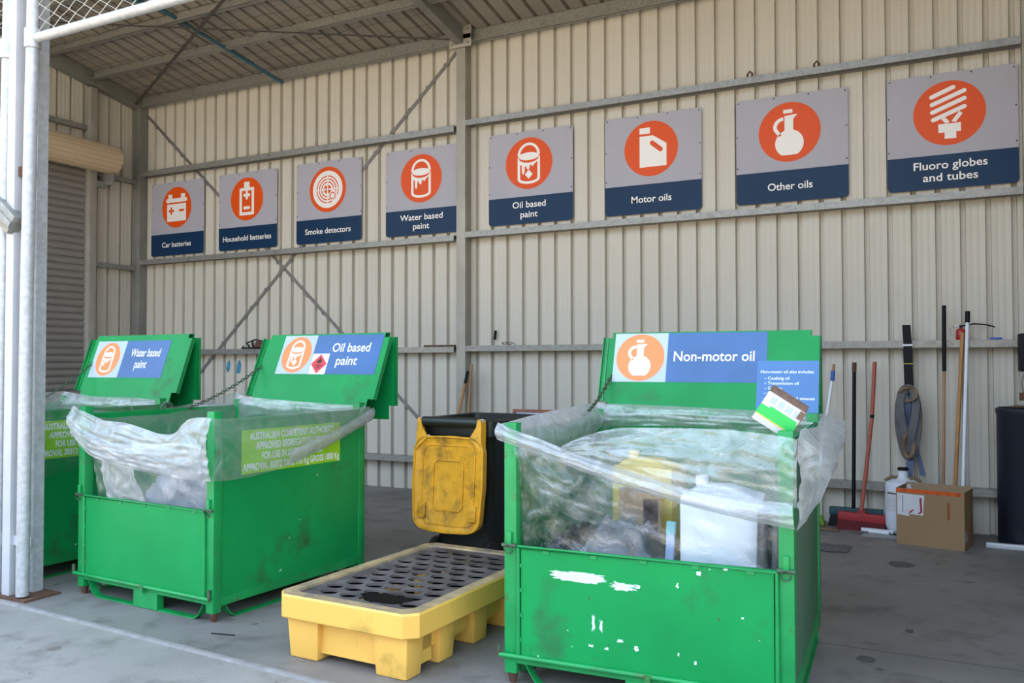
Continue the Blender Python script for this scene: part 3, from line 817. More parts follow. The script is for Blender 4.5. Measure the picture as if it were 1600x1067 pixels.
# ------------------------------------------------------------------ green stillage bins
H = 1.175
def stillage(loc, ang, W, D, label, worn, lid, sticker):
    mg = m_green_worn if worn else m_green
    t = thing('stillage_bin', label, 'bin', (*loc, 0), ang, 'green steel stillage bins')
    # four posts with tapered feet
    for (x, y) in ((-0.03, 0.03), (-W + 0.03, 0.03), (-0.03, D - 0.03), (-W + 0.03, D - 0.03)):
        b = MB(); b.box((x - 0.03, y - 0.03, 0.05), (x + 0.03, y + 0.03, H), m_green_frame, bev=0.005)
        po = b.build('corner_post', t)
        b = MB(); b.lathe([(0.012, 0.0), (0.018, 0.012), (0.026, 0.052)], m_rust, 12, T(x, y, 0)); b.build('foot', po)
    # sides
    b = MB(); b.box((-0.016, 0.055, 0.125), (-0.010, D - 0.055, 1.13), m_green_dust if worn else mg)
    b.box((-0.018, 0.055, 1.115), (-0.002, D - 0.055, 1.13), m_green_frame)
    sp = b.build('side_panel', t)
    b = MB(); b.box((-W + 0.010, 0.055, 0.125), (-W + 0.016, D - 0.055, 1.13), mg)
    b.box((-W + 0.002, 0.055, 1.115), (-W + 0.018, D - 0.055, 1.13), m_green_frame)
    b.build('side_panel', t)
    b = MB(); b.box((-W + 0.055, D - 0.016, 0.125), (-0.055, D - 0.010, 1.13), mg); b.build('back_panel', t)
    b = MB(); b.box((-W + 0.02, 0.02, 0.115), (-0.02, D - 0.02, 0.127), m_green_frame); b.build('floor_pan', t)
    # bottom rails
    b = MB()
    b.box((-W + 0.06, 0.002, 0.098), (-0.06, 0.045, 0.130), m_green_frame)
    b.box((-W + 0.06, D - 0.045, 0.098), (-0.06, D - 0.002, 0.130), m_green_frame)
    b.box((-0.045, 0.06, 0.085), (-0.001, D - 0.06, 0.135), m_green_frame)
    b.box((-W + 0.001, 0.06, 0.085), (-W + 0.045, D - 0.06, 0.135), m_green_frame)
    b.build('base_rail', t)
    # bent flat bars under each side, with the block between the fork pockets
    def loop(p0, p1, axis):
        b = MB(); n = 26; L = p1 - p0; pts = []
        def prof(s):
            d = min(s, L - s); r = 0.09
            return 0.007 + (0.100 * (1 - d / r) ** 2 if d < r else 0)
        ss = [0, .01, .02, .035, .05, .07, .09, .2, L / 2, L - .2, L - .09, L - .07, L - .05, L - .035, L - .02, L - .01, L]
        i = b.mi(m_green_frame); prev = None
        for s in ss:
            z = prof(s) if 0.02 < s < L - 0.02 else prof(0.02 if s <= 0.02 else L - 0.02) + (0.02 - min(s, L - s)) * 2
            c = p0 + s; q = []
            for (a, dz) in ((0.004, 0), (0.05, 0), (0.05, 0.007), (0.004, 0.007)):
                q.append(b.bm.verts.new(axis(c, a, z + dz - 0.006)))
            if prev:
                for j in range(4):
                    b.bm.faces.new((prev[j], prev[(j + 1) % 4], q[(j + 1) % 4], q[j])).material_index = i
            prev = q
        b.build('fork_loop', t, recalc=True)
    loop(-W + 0.10, -0.085, lambda c, a, z: Vector((c, a, z)))
    loop(-W + 0.10, -0.085, lambda c, a, z: Vector((c, D - a, z)))
    loop(0.085, D - 0.085, lambda c, a, z: Vector((-a, c, z)))
    loop(0.085, D - 0.085, lambda c, a, z: Vector((-W + a, c, z)))
    b = MB(); b.box((-0.69, 0.0, 0.004), (-0.475, 0.045, 0.10), m_green_frame); b.build('fork_block', t)
    b = MB(); b.box((-0.69, D - 0.045, 0.004), (-0.475, D, 0.10), m_green_frame); b.build('fork_block', t)
    # drop gate on the front
    b = MB(); b.box((-W + 0.085, -0.004, 0.135), (-0.078, 0.002, 0.615), mg); gate = b.build('drop_gate', t)
    b = MB(); r = 0.011; x0, x1 = -W + 0.072, -0.065
    b.tube([(x0, -0.006, 0.135), (x0, -0.006, 0.62), (x1, -0.006, 0.62), (x1, -0.006, 0.135)], r, m_green_frame, 10)
    b.tube([(x0 - 0.09, -0.012, 0.132), (x1 + 0.05, -0.012, 0.132)], r, m_green_frame, 10)
    for k in range(4):
        z = 0.2 + 0.11 * k; b.box((x0, -0.008, z), (x0 + 0.018, 0.002, z + 0.016), m_green_frame)
    for k in range(5):
        x = x0 + 0.12 + 0.22 * k; b.box((x, -0.008, 0.598), (x + 0.03, 0.002, 0.614), m_green_frame)
    b.build('gate_frame', gate)
    if worn:
        rng = random.Random(3)
        def flake(cx, cz, w, h, n=28, j=0.25):
            pts = []
            for k in range(n):
                a = 2 * PI * k / n
                e = 1 + j * 1.6 * noise.noise(Vector((math.cos(a) * 3 + cx * 50, math.sin(a) * 3, cz * 40))) + rng.uniform(-j, j) * 0.6
                pts.append((cx + w * e * math.copysign(abs(math.cos(a)) ** 0.6, math.cos(a)), cz + h * e * math.copysign(abs(math.sin(a)) ** 0.6, math.sin(a)) - 0.05 * (cx + 0.9) * (w > 0.03)))
            b = MB(); b.shape([pts], 0.0012, m_peel, frame((0, -0.0046, 0), (1, 0, 0), (0, 0, 1)))
            o = b.build('adhesive_residue', gate); o['label'] = 'white torn residue on the green gate'
        flake(-0.895, 0.515, 0.118, 0.019, 70, 0.20); flake(-0.70, 0.505, 0.055, 0.014, 44, 0.45); flake(-0.635, 0.500, 0.014, 0.008, 20, 0.5)
        flake(-0.83, 0.325, 0.007, 0.032, 24, 0.4); flake(-0.795, 0.315, 0.006, 0.024, 24, 0.4); flake(-0.71, 0.262, 0.012, 0.006, 20, 0.4); flake(-0.64, 0.238, 0.009, 0.009, 18, 0.4)
        flake(-0.84, 0.225, 0.010, 0.005, 18, 0.5); flake(-0.77, 0.222, 0.010, 0.006, 18, 0.5); flake(-0.375, 0.582, 0.010, 0.008, 18, 0.3); flake(-0.265, 0.610, 0.010, 0.005, 18, 0.3)
        flake(-0.2, 0.42, 0.005, 0.004, 14, 0.3); flake(-0.46, 0.24, 0.004, 0.007, 14, 0.3); flake(-0.39, 0.215, 0.005, 0.008, 14, 0.3)
    for x in (-W + 0.015, -0.045):
        b = MB(); b.box((x + 0.003, -0.018, 0.618), (x + 0.027, 0.0, 0.685), m_green_frame, bev=0.004)
        b.tube([(x - 0.02, -0.012, 0.625), (x + 0.05, -0.012, 0.625)], 0.009, m_latch, 8)
        b.tube([(x + 0.015 + 0.02 * math.cos(a), -0.024 - 0.01 * math.sin(a), 0.61 + 0.022 * math.sin(a)) for a in [k * PI / 6 for k in range(12)]], 0.003, m_latch, 6, closed=True)
        b.build('gate_latch', t)
    for x in (-W - 0.022, -0.02):
        b = MB(); b.tube([(x, -0.012, 0.128), (x, -0.012, 0.185)], 0.010, m_latch, 8); b.build('gate_pin', t)
    b = MB(); b.box((-0.60, -0.026, 0.098), (-0.575, 0.002, 0.14), m_green_frame); b.build('gate_catch', t)
    # two-leaf lid folded open at the back
    (v0, z0), (v1, z1) = lid
    v0 = max(v0, D + 0.012)
    ld = bpy.data.objects.new('lid', None)
    dv, dz = v1 - v0, z1 - z0; Ls = math.hypot(dv, dz)
    Fm = frame((0, v0, z0), (1, 0, 0), (0, dv, dz))      # local: x across, y up the slope, z to the front
    b = MB()
    b.box((-W, 0.03, -0.004), (0.0, Ls - 0.035, 0.0), mg, Fm)
    b.box((-W + 0.055, -0.04, -0.004), (-0.055, 0.03, 0.0), mg, Fm)
    b.box((-W + 0.05, Ls - 0.035, -0.004), (-0.05, Ls, 0.0), mg, Fm)
    b.box((-W, 0.03, -0.002), (-W + 0.004, Ls - 0.035, 0.028), m_green_frame, Fm)
    b.box((-W + 0.004, 0.03, 0.0), (-W + 0.028, Ls - 0.035, 0.006), m_green_frame, Fm)
    b.box((-0.005, 0.03, -0.03), (0.0, Ls - 0.035, 0.0), m_green_frame, Fm)
    front = b.build('lid_front_leaf', t)
    vb = v1 + 0.045
    b = MB()
    b.box((-W, vb, z1 - 0.53), (0.0, vb + 0.004, z1 - 0.03), mg)
    b.box((-W + 0.06, vb, z1 - 0.63), (-0.06, vb + 0.004, z1 - 0.53), mg)
    b.box((-W + 0.05, vb - 0.045, z1 - 0.004), (-0.05, vb + 0.004, z1 + 0.002), m_green_frame)
    b.box((-W + 0.05, vb, z1 - 0.03), (-0.05, vb + 0.004, z1), m_green_frame)
    b.box((-0.004, vb, z1 - 0.53), (0.0, vb + 0.03, z1 - 0.03), m_green_frame)
    b.build('lid_back_leaf', t)
    b = MB(); b.tube([(-W + 0.06, v0 - 0.006, z0 - 0.045), (-0.06, v0 - 0.006, z0 - 0.045)], 0.011, m_green_frame, 8); b.build('lid_hinge', t)
    bpy.data.objects.remove(ld)
    sticker(front, Fm, t)
    return t, Fm, Ls

def chain(parent, p, q, sag, n):
    p, q = Vector(p), Vector(q); b = MB()
    for k in range(n):
        def at(s): return p.lerp(q, s) + Vector((0, 0, -sag * 4 * s * (1 - s)))
        c = at((k + 0.5) / n); d = (at((k + 1) / n) - at(k / n)); L = d.length; d.normalize()
        side = d.cross(Vector((0, 0, 1))).normalized(); up = side.cross(d)
        w = side if k % 2 else up
        a = L * 0.66; r = 0.011
        pts = [c + d * (a * math.cos(th)) + w * (r * math.sin(th)) for th in [2 * PI * j / 10 for j in range(10)]]
        b.tube(pts, 0.0032, m_latch, 5, closed=True)
    b.build('lid_chain', parent)

def sticker_base(front, Fm, x0, x1, y0, y1, xs, icon, R, name='sign_sticker'):
    b = MB(); d = 0.0012
    b.shape([rect(x0, y0, xs, y1)], 0.0008, m_dec_pale, Fm @ T(0, 0, d))
    b.shape([rect(xs, y0, x1, y1)], 0.0008, m_dec_blue, Fm @ T(0, 0, d))
    cx, cy = (x0 + xs) / 2, (y0 + y1) / 2
    b.shape([circle(cx, cy, R, 56)], 0.0006, m_dec_orange, Fm @ T(0, 0, d + 0.0009))
    b.shape([[(cx + px * R, cy + py * R) for px, py in L] for L in icon], 0.0006, m_white, Fm @ T(0, 0, d + 0.0017))
    return b
def st_water(front, Fm, t):
    b = sticker_base(front, Fm, -1.155, -0.235, 0.15, 0.475, -0.775, icon_bucket(), 0.148)
    b.text('Water based', 0.36, 0.068, m_white, Fm @ T(-0.505, 0.335, 0.0022), th=0.0006)
    b.text('paint', 0.145, 0.068, m_white, Fm @ T(-0.525, 0.235, 0.0022), th=0.0006)
    b.build('sign_sticker', front)
def st_oil(front, Fm, t):
    b = sticker_base(front, Fm, -1.03, -0.055, 0.215, 0.532, -0.695, icon_bucket(True), 0.148)
    b.text('Oil based', 0.36, 0.068, m_white, Fm @ T(-0.335, 0.395, 0.0022), th=0.0006)
    b.text('paint', 0.20, 0.068, m_white, Fm @ T(-0.345, 0.29, 0.0022), th=0.0006)
    b.build('sign_sticker', front)
    b = MB(); x0, y0 = -0.69, 0.214; w = 0.165
    b.shape([rect(x0, y0, x0 + w, y0 + w)], 0.0006, m_white, Fm @ T(0, 0, 0.0026))
    cx, cy = x0 + w / 2, y0 + w / 2
    b.shape([[(cx, cy + 0.078), (cx + 0.078, cy), (cx, cy - 0.078), (cx - 0.078, cy)]], 0.0006, m_red_ink, Fm @ T(0, 0, 0.0034))
    fl = [(0, 0.052), (0.012, 0.03), (0.014, 0.02), (0.022, 0.03), (0.024, 0.012), (0.016, 0.0), (-0.016, 0.0), (-0.024, 0.012), (-0.018, 0.026), (-0.010, 0.02), (-0.006, 0.034)]
    b.shape([[(cx + px, cy + 0.006 + py) for px, py in fl]], 0.0005, m_black_ink, Fm @ T(0, 0, 0.0041))
    b.text('FLAMMABLE', 0.085, 0.012, m_black_ink, Fm @ T(cx, cy - 0.018, 0.0038), th=0.0004)
    b.text('LIQUID', 0.05, 0.012, m_black_ink, Fm @ T(cx, cy - 0.036, 0.0038), th=0.0004)
    o = b.build('hazard_sticker', front); o['label'] = 'white square sticker with a red flame diamond'
def st_non(front, Fm, t):
    b = sticker_base(front, Fm, -1.185, -0.285, 0.155, 0.462, -0.858, icon_jug(), 0.148)
    b.text('Non-motor oil', 0.465, 0.060, m_white, Fm @ T(-0.585, 0.285, 0.0022), th=0.0006)
    b.build('sign_sticker', front)
    b = MB()
    b.shape([rect(-0.335, -0.04, -0.005, 0.285)], 0.0006, m_dec_blue2, Fm @ T(0, 0, 0.0026))
    b.text('Non-motor oil also includes:', 0.285, 0.017, m_white, Fm @ T(-0.315, 0.212, 0.0030), th=0.0005, align='LEFT')
    for k, s in enumerate(('– Cooking oil', '– Transmission oil', '– Grease', '– Coolant', '– Polishes and waxes')):
        b.text(s, (0.135, 0.185, 0.095, 0.10, 0.27)[k], 0.017, m_white, Fm @ T(-0.295, 0.174 - 0.029 * k, 0.0030), th=0.0005, align='LEFT')
    o = b.build('notice_sticker', front); o['label'] = 'mid blue notice listing other oils'

LID1 = ((1.33, 1.185), (1.505, 1.680)); LID2 = ((1.37, 1.165), (1.580, 1.665)); LID3 = ((1.36, 1.185), (1.51, 1.628))
B1 = ((2.12, -4.81), -0.033, 1.24, 1.25)
B2 = ((3.895, -4.73), -0.055, 1.24, 1.29)
B3 = ((6.995, -4.705), 0.052, 1.255, 1.33)
bin1, F1, L1 = stillage(*B1, 'green steel bin at the far left with a Water based paint lid', False, LID1, st_water)
bin2, F2, L2 = stillage(*B2, 'green steel bin left of the yellow pallet with an Oil based paint lid', False, LID2, st_oil)
bin3, F3, L3 = stillage(*B3, 'green steel bin in the right foreground with a Non-motor oil lid', True, LID3, st_non)
chain(bin1, F1 @ Vector((-1.15, 0.28, 0.004)), (-1.21, 0.95, 1.13), 0.03, 24)
chain(bin2, F2 @ Vector((-1.19, 0.28, 0.004)), (-1.215, 0.80, 1.125), 0.03, 30)
chain(bin3, F3 @ Vector((-1.19, 0.19, 0.004)), (-1.235, 0.98, 1.135), 0.03, 24)
def approval(t):
    sp = [c for c in t.children if c.name.startswith('side_panel')][0]
    b = MB(); F = frame((-0.0095, 0.205, 0.80), (0, 1, 0), (0, 0, 1))
    b.shape([rect(0, 0, 0.84, 0.255)], 0.0008, m_lime, F @ T(0, 0, 0.0006))
    for k, (s, w) in enumerate((('AUSTRALIAN COMPETENT AUTHORITY', 0.72), ('APPROVED SEGREGATION DEVICE', 0.62), ('FOR USE IN AUSTRALIA ONLY', 0.53), ('APPROVAL 30312 TARE 190 Kg GROSS 1000 Kg', 0.82))):
        b.text(s, w, 0.040, m_white, F @ T(0.42, 0.197 - 0.060 * k, 0.0012), th=0.0005, weight=0.03)
    o = b.build('approval_label', sp); o['label'] = 'lime green label with white capitals'
approval(bin1); approval(bin2)

# ------------------------------------------------------------------ polythene liners
def wr(p, s, k): return noise.noise(Vector((p.x * s + k, p.y * s, p.z * s)))
def sheet(b, top, bot, m, nu=60, nv=24, bulge=0.02, out=(0, -1, 0), fold=0.012, freq=9, seed=0, lip=0.0, hem=0.0, pin=False):
    out = Vector(out)
    def fn(u, v):
        p = crom(top, u).lerp(crom(bot, u), v)
        a = noise.noise(Vector((u * freq + 0.6 * v * freq * 0.4, v * freq * 0.35, seed)))
        r = 1 - abs(noise.noise(Vector((u * freq * 0.5 - v * 2.2, v * freq * 0.8, seed + 9.3)))) * 2
        c = noise.noise(Vector((u * freq * 2.2, v * freq * 1.1, seed + 4.1)))
        d = bulge * math.sin(PI * min(max(v, 0), 1)) * (min(1, u * 5) if pin else 1) + fold * (0.7 * a + 0.5 * max(r, 0) ** 2 + 0.35 * c)
        return p + out * d
    b.grid(fn, nu, nv, m)
def liner(bn, label):
    return bn, label
def make_liner(spec, bspec, label):
    b = MB()
    spec(b)
    o = b.build('plastic_liner', sharp=180)
    o.location = (*bspec[0], 0); o.rotation_euler = (0, 0, bspec[1])
    return tag(o, label, 'plastic liner', 'clear plastic liners draped over the green bins')

def liner2(b):
    W, D = 1.24, 1.29
    ft = [(-1.215, -0.05, 1.185), (-1.12, -0.055, 1.155), (-0.90, -0.06, 1.105), (-0.66, -0.06, 1.09), (-0.42, -0.055, 1.045), (-0.26, -0.05, 1.05), (-0.15, -0.05, 1.13), (-0.02, -0.045, 1.145), (0.025, -0.04, 1.14)]
    fb = [(-1.235, -0.06, 1.02), (-1.13, -0.065, 0.955), (-0.98, -0.07, 0.875), (-0.70, -0.075, 0.835), (-0.45, -0.075, 0.815), (-0.2, -0.07, 0.80), (-0.05, -0.06, 0.795), (0.035, -0.045, 0.795)]
    sheet(b, ft, fb, m_film_thick, 90, 34, 0.03, (0, -1, 0), 0.022, 8, 1.0)
    # second fold hanging in front of the first, from the left post
    sheet(b, [(-1.21, -0.075, 1.12), (-1.0, -0.10, 1.03), (-0.75, -0.115, 0.985), (-0.45, -0.115, 0.985), (-0.2, -0.10, 1.0), (0.0, -0.075, 1.0)],
             [(-1.16, -0.08, 0.985), (-0.98, -0.10, 0.90), (-0.70, -0.12, 0.86), (-0.45, -0.12, 0.84), (-0.2, -0.105, 0.815), (0.0, -0.075, 0.80)], m_film, 70, 18, 0.02, (0, -1, 0), 0.02, 7, 3.0)
    # right side
    rt = [(0.025, -0.04, 1.14), (0.03, 0.12, 1.135), (0.03, 0.45, 1.14), (0.03, 0.9, 1.15), (0.03, 1.30, 1.145)]
    rb = [(0.035, -0.045, 0.795), (0.05, 0.16, 0.79), (0.055, 0.50, 0.825), (0.055, 0.92, 0.93), (0.045, 1.31, 1.055)]
    sheet(b, rt, rb, m_film, 80, 26, 0.025, (1, 0, 0), 0.014, 8, 5.0)
    hb = [(p[0] + 0.012, p[1], p[2] + 0.085) for p in rb]
    sheet(b, hb[2:], rb[2:], m_film_thick, 50, 10, 0.02, (1, 0, 0), 0.006, 7, 6.0)
    # back and left top edges, then the walls of the bag inside
    sheet(b, [(-1.25, 1.27, 1.225), (-1.1, 1.25, 1.195), (-0.6, 1.25, 1.17), (0.02, 1.28, 1.15)], [(-1.23, 1.255, 1.02), (-1.0, 1.24, 1.06), (-0.6, 1.245, 1.07), (0.0, 1.25, 1.10)], m_film_thick, 50, 12, 0.02, (0, -1, 0), 0.012, 7, 7.0)
    sheet(b, [(-1.255, -0.02, 1.165), (-1.25, 0.4, 1.12), (-1.25, 0.9, 1.16), (-1.25, 1.27, 1.225)], [(-1.17, 0.03, 0.95), (-1.18, 0.4, 0.92), (-1.18, 0.9, 0.95), (-1.20, 1.2, 1.0)], m_film, 50, 14, 0.02, (1, 0, 0), 0.014, 7, 8.0)
    sheet(b, [(-1.20, 1.235, 1.06), (-0.6, 1.225, 1.08), (-0.02, 1.235, 1.10)], [(-1.18, 1.17, 0.22), (-0.6, 1.17, 0.22), (-0.06, 1.17, 0.22)], m_film_clear, 40, 24, -0.02, (0, -1, 0), 0.02, 6, 9.0)
    # bag wall inside the open front
    sheet(b, [(-1.19, 0.03, 0.97), (-0.95, 0.05, 0.95), (-0.6, 0.06, 0.93), (-0.3, 0.06, 0.93), (-0.05, 0.035, 0.95)],
             [(-1.12, 0.08, 0.35), (-0.95, 0.10, 0.32), (-0.6, 0.11, 0.30), (-0.3, 0.10, 0.30), (-0.08, 0.07, 0.32)], m_film, 80, 34, -0.02, (0, -1, 0), 0.03, 7, 10.0)
    sheet(b, [(-1.0, -0.02, 0.93), (-0.85, -0.03, 0.90), (-0.72, -0.02, 0.89)], [(-0.93, 0.04, 0.40), (-0.80, 0.05, 0.40), (-0.55, 0.06, 0.42)], m_film_thick, 26, 24, 0.0, (0, -1, 0), 0.025, 4, 11.0)
make_liner(liner2, B2, 'clear plastic liner sagging over the front of the bin beside the yellow pallet')

def liner3(b):
    ft = [(-1.262, -0.05, 1.18), (-1.17, -0.055, 1.145), (-1.06, -0.06, 1.115), (-0.94, -0.06, 1.075), (-0.75, -0.065, 1.02), (-0.5, -0.07, 0.955), (-0.25, -0.065, 0.915), (0.0, -0.05, 0.90)]
    fb = [(-1.262, -0.06, 1.105), (-1.15, -0.065, 1.072), (-1.04, -0.07, 1.042), (-0.92, -0.075, 1.005), (-0.75, -0.08, 0.955), (-0.48, -0.08, 0.885), (-0.22, -0.075, 0.835), (0.01, -0.055, 0.80)]
    sheet(b, ft, fb, m_film_thick, 100, 14, 0.03, (0, -1, 0), 0.010, 8, 21.0)
    # broad upper part, rising towards the right post
    ut = [(-0.96, -0.03, 1.085), (-0.86, -0.01, 1.13), (-0.72, 0.0, 1.165), (-0.5, -0.01, 1.175), (-0.25, -0.02, 1.175), (-0.05, -0.04, 1.16), (0.02, -0.045, 1.15)]
    ub = [(-0.94, -0.055, 1.06), (-0.84, -0.06, 1.03), (-0.72, -0.062, 1.0), (-0.5, -0.065, 0.945), (-0.25, -0.06, 0.905), (-0.04, -0.05, 0.89), (0.02, -0.05, 0.88)]
    sheet(b, ut, ub, m_film_mid, 90, 24, 0.035, (0, -1, 0), 0.022, 7, 22.0)
    # bag wall inside the open front, down behind the gate
    sheet(b, [(-1.22, 0.02, 1.12), (-1.05, 0.03, 1.08), (-0.75, 0.04, 1.0), (-0.4, 0.045, 0.95), (-0.05, 0.02, 0.93)],
             [(-1.16, 0.06, 0.36), (-1.0, 0.08, 0.34), (-0.7, 0.09, 0.32), (-0.4, 0.09, 0.32), (-0.08, 0.06, 0.34)], m_film_clear, 80, 34, -0.02, (0, -1, 0), 0.030, 7, 23.0)
    sheet(b, [(-1.21, 0.00, 1.09), (-1.0, 0.02, 1.03), (-0.62, 0.03, 0.93)], [(-1.10, 0.05, 0.80), (-0.85, 0.055, 0.74), (-0.60, 0.06, 0.72)], m_film_clear, 50, 26, 0.03, (0, -1, 0), 0.035, 6, 24.0)
    # right side, ballooning out
    rt = [(0.02, -0.045, 1.15), (0.03, 0.02, 1.19), (0.035, 0.35, 1.165), (0.04, 0.85, 1.165), (0.035, 1.34, 1.17)]
    rb = [(0.02, -0.05, 0.79), (0.035, 0.10, 0.83), (0.045, 0.45, 0.90), (0.045, 0.90, 0.97), (0.035, 1.33, 1.06)]
    sheet(b, rt, rb, m_film_thick, 80, 26, 0.10, (1, 0, 0), 0.02, 6, 25.0, pin=True)
    # roll over the left panel
    b2 = [(-1.275, 0.0, 1.115), (-1.28, 0.3, 1.10), (-1.285, 0.8, 1.10), (-1.275, 1.33, 1.12)]
    t2 = [(-1.262, -0.03, 1.17), (-1.265, 0.3, 1.185), (-1.268, 0.8, 1.20), (-1.262, 1.34, 1.205)]
    sheet(b, t2, b2, m_film_thick, 50, 12, 0.025, (-1, 0, 0), 0.008, 6, 26.0)
    i2 = [(-1.21, 0.02, 1.03), (-1.20, 0.3, 1.0), (-1.20, 0.8, 1.02), (-1.21, 1.26, 1.06)]
    sheet(b, t2, i2, m_film_thick, 50, 14, 0.04, (1, 0, 0), 0.012, 6, 27.0)
    # back band
    sheet(b, [(-1.27, 1.315, 1.205), (-0.9, 1.30, 1.20), (-0.4, 1.30, 1.185), (0.03, 1.325, 1.17)], [(-1.24, 1.29, 1.06), (-0.9, 1.275, 1.085), (-0.4, 1.28, 1.08), (0.0, 1.29, 1.07)], m_film_thick, 60, 14, 0.03, (0, -1, 0), 0.014, 7, 28.0)
    sheet(b, [(-1.22, 1.275, 1.07), (-0.6, 1.265, 1.08), (-0.03, 1.275, 1.08)], [(-1.16, 1.2, 0.25), (-0.6, 1.2, 0.25), (-0.08, 1.2, 0.25)], m_film_clear, 40, 24, -0.02, (0, -1, 0), 0.025, 6, 29.0)
    sheet(b, [(-1.215, 0.05, 1.03), (-1.205, 0.6, 1.0), (-1.215, 1.24, 1.05)], [(-1.15, 0.1, 0.3), (-1.15, 0.6, 0.3), (-1.15, 1.15, 0.3)], m_film_clear, 40, 24, -0.02, (1, 0, 0), 0.025, 6, 30.0)
make_liner(liner3, B3, 'clear plastic liner twisted across the open front of the right foreground bin')

def liner1(b):
    rt = [(0.02, -0.04, 1.145), (0.03, 0.3, 1.14), (0.03, 0.8, 1.14), (0.03, 1.27, 1.145)]
    rb = [(0.04, -0.04, 0.66), (0.05, 0.3, 0.69), (0.05, 0.7, 0.76), (0.04, 1.27, 0.98)]
    sheet(b, rt, rb, m_film_clear, 70, 26, 0.025, (1, 0, 0), 0.016, 7, 41.0)
    sheet(b, [(-1.255, 1.24, 1.21), (-0.8, 1.215, 1.175), (-0.4, 1.215, 1.175), (0.02, 1.25, 1.155)], [(-1.22, 1.20, 1.05), (-0.8, 1.19, 1.07), (-0.4, 1.19, 1.07), (0.0, 1.20, 1.06)], m_film_thick, 50, 12, 0.03, (0, -1, 0), 0.014, 7, 42.0)
    sheet(b, [(-1.25, -0.02, 1.17), (-1.255, 0.5, 1.185), (-1.25, 1.25, 1.21)], [(-1.18, 0.03, 0.98), (-1.18, 0.5, 0.96), (-1.19, 1.18, 1.0)], m_film_thick, 40, 12, 0.03, (1, 0, 0), 0.014, 7, 43.0)
    sheet(b, [(-1.23, -0.05, 1.17), (-0.6, -0.06, 1.12), (0.02, -0.04, 1.145)], [(-1.23, -0.06, 0.85), (-0.6, -0.07, 0.75), (0.03, -0.04, 0.66)], m_film, 40, 14, 0.03, (0, -1, 0), 0.016, 7, 44.0)
    sheet(b, [(-1.18, 1.19, 1.06), (-0.6, 1.18, 1.07), (-0.03, 1.19, 1.06)], [(-1.15, 1.1, 0.3), (-0.6, 1.1, 0.3), (-0.08, 1.1, 0.3)], m_film_clear, 30, 16, -0.02, (0, -1, 0), 0.02, 6, 45.0)
make_liner(liner1, B1, 'clear plastic liner over the rim of the far left bin')

# ------------------------------------------------------------------ contents of the bins
def in_bin(bs, x, y, z):
    (bx, by), a = bs[0], bs[1]
    return (bx + x * math.cos(a) - y * math.sin(a), by + x * math.sin(a) + y * math.cos(a), z)
def crumple(name, bs, x0, x1, y0, y1, z0, z1, m, seed, label, cat):
    """a heaped, crumpled sheet with a closed underside"""
    b = MB()
    def fn(u, v):
        x = x0 + (x1 - x0) * u; y = y0 + (y1 - y0) * v
        e = min(u, 1 - u, v, 1 - v) * 4; e = min(e, 1)
        r = 1 - abs(noise.noise(Vector((x * 6, y * 6, seed)))) * 2
        r2 = 1 - abs(noise.noise(Vector((x * 15, y * 15, seed + 5)))) * 2
        z = z0 + (z1 - z0) * (0.35 + 0.65 * e) * (0.66 + 0.18 * r + 0.16 * r2)
        return Vector((x + 0.02 * noise.noise(Vector((x * 9, y * 9, seed + 2))), y, z if e > 0 else z0))
    b.grid(fn, 46, 36, m)
    b.box((x0 + 0.02, y0 + 0.02, 0.128), (x1 - 0.02, y1 - 0.02, z0 + (z1 - z0) * 0.18), m)
    o = b.build(name, sharp=60)
    o.location = (*bs[0], 0); o.rotation_euler = (0, 0, bs[1])
    return tag(o, label, cat)
def jerry(name, bs, x, y, z, w, d, h, m, rz, label, cap=m_jug, handle=True):
    t = thing(name, label, 'container', in_bin(bs, x, y, z), bs[1] + rz)
    b = MB(); b.box((-w / 2, -d / 2, 0), (w / 2, d / 2, h * 0.86), m, bev=0.03)
    b.frust((-w * 0.42, -d * 0.4, w * 0.42, d * 0.4, h * 0.855), (-w * 0.3, -d * 0.3, w * 0.1, d * 0.3, h * 0.93), m, bev=0.01)
    if handle: b.tube([(-w * 0.1, 0, h * 0.9), (-w * 0.02, 0, h * 1.0), (w * 0.25, 0, h * 1.0), (w * 0.36, 0, h * 0.85)], 0.016, m, 8)
    b.build('container_body', t)
    b = MB(); b.lathe([(0.028, h * 0.92), (0.028, h * 1.0), (0.024, h * 1.01)], cap, 16, T(-w * 0.26, 0, 0)); b.build('cap', t)
    return t
# bin 3
def base_carton(bs, x0, x1, y0, y1, h, label):
    b = MB(); b.box((x0, y0, 0.128), (x1, y1, h), m_card, bev=0.004)
    o = b.build('cardboard_carton'); o.location = (*bs[0], 0); o.rotation_euler = (0, 0, bs[1])
    return tag(o, label, 'box')
base_carton(B3, -0.56, -0.10, 0.16, 0.52, 0.44, 'brown carton under the white container in the right foreground bin')
base_carton(B3, -1.02, -0.60, 0.42, 1.0, 0.52, 'brown carton under the yellow container in the right foreground bin')
jerry('plastic_container', B3, -0.325, 0.30, 0.442, 0.36, 0.24, 0.50, m_jug_clear, 0.08, 'large white plastic container behind the front gate of the right foreground bin', handle=False)
b = MB(); b.box((-0.018, -0.012, 0), (0.018, 0.012, 0.30), m_dec_pale, bev=0.004); b.box((-0.019, -0.0125, 0.25), (0.019, 0.0125, 0.305), m_paleteal)
o = b.build('slim_bottle'); o.location = in_bin(B3, -0.553, 0.20, 0.442); o.rotation_euler = (0.0, 0.06, 0)
tag(o, 'slim white bottle with pale teal cap beside the large white container', 'bottle')
jerry('plastic_container', B3, -0.80, 0.83, 0.522, 0.34, 0.22, 0.46, m_drumyel, -0.15, 'yellow plastic container deep in the right foreground bin', cap=m_drumyel, handle=False)
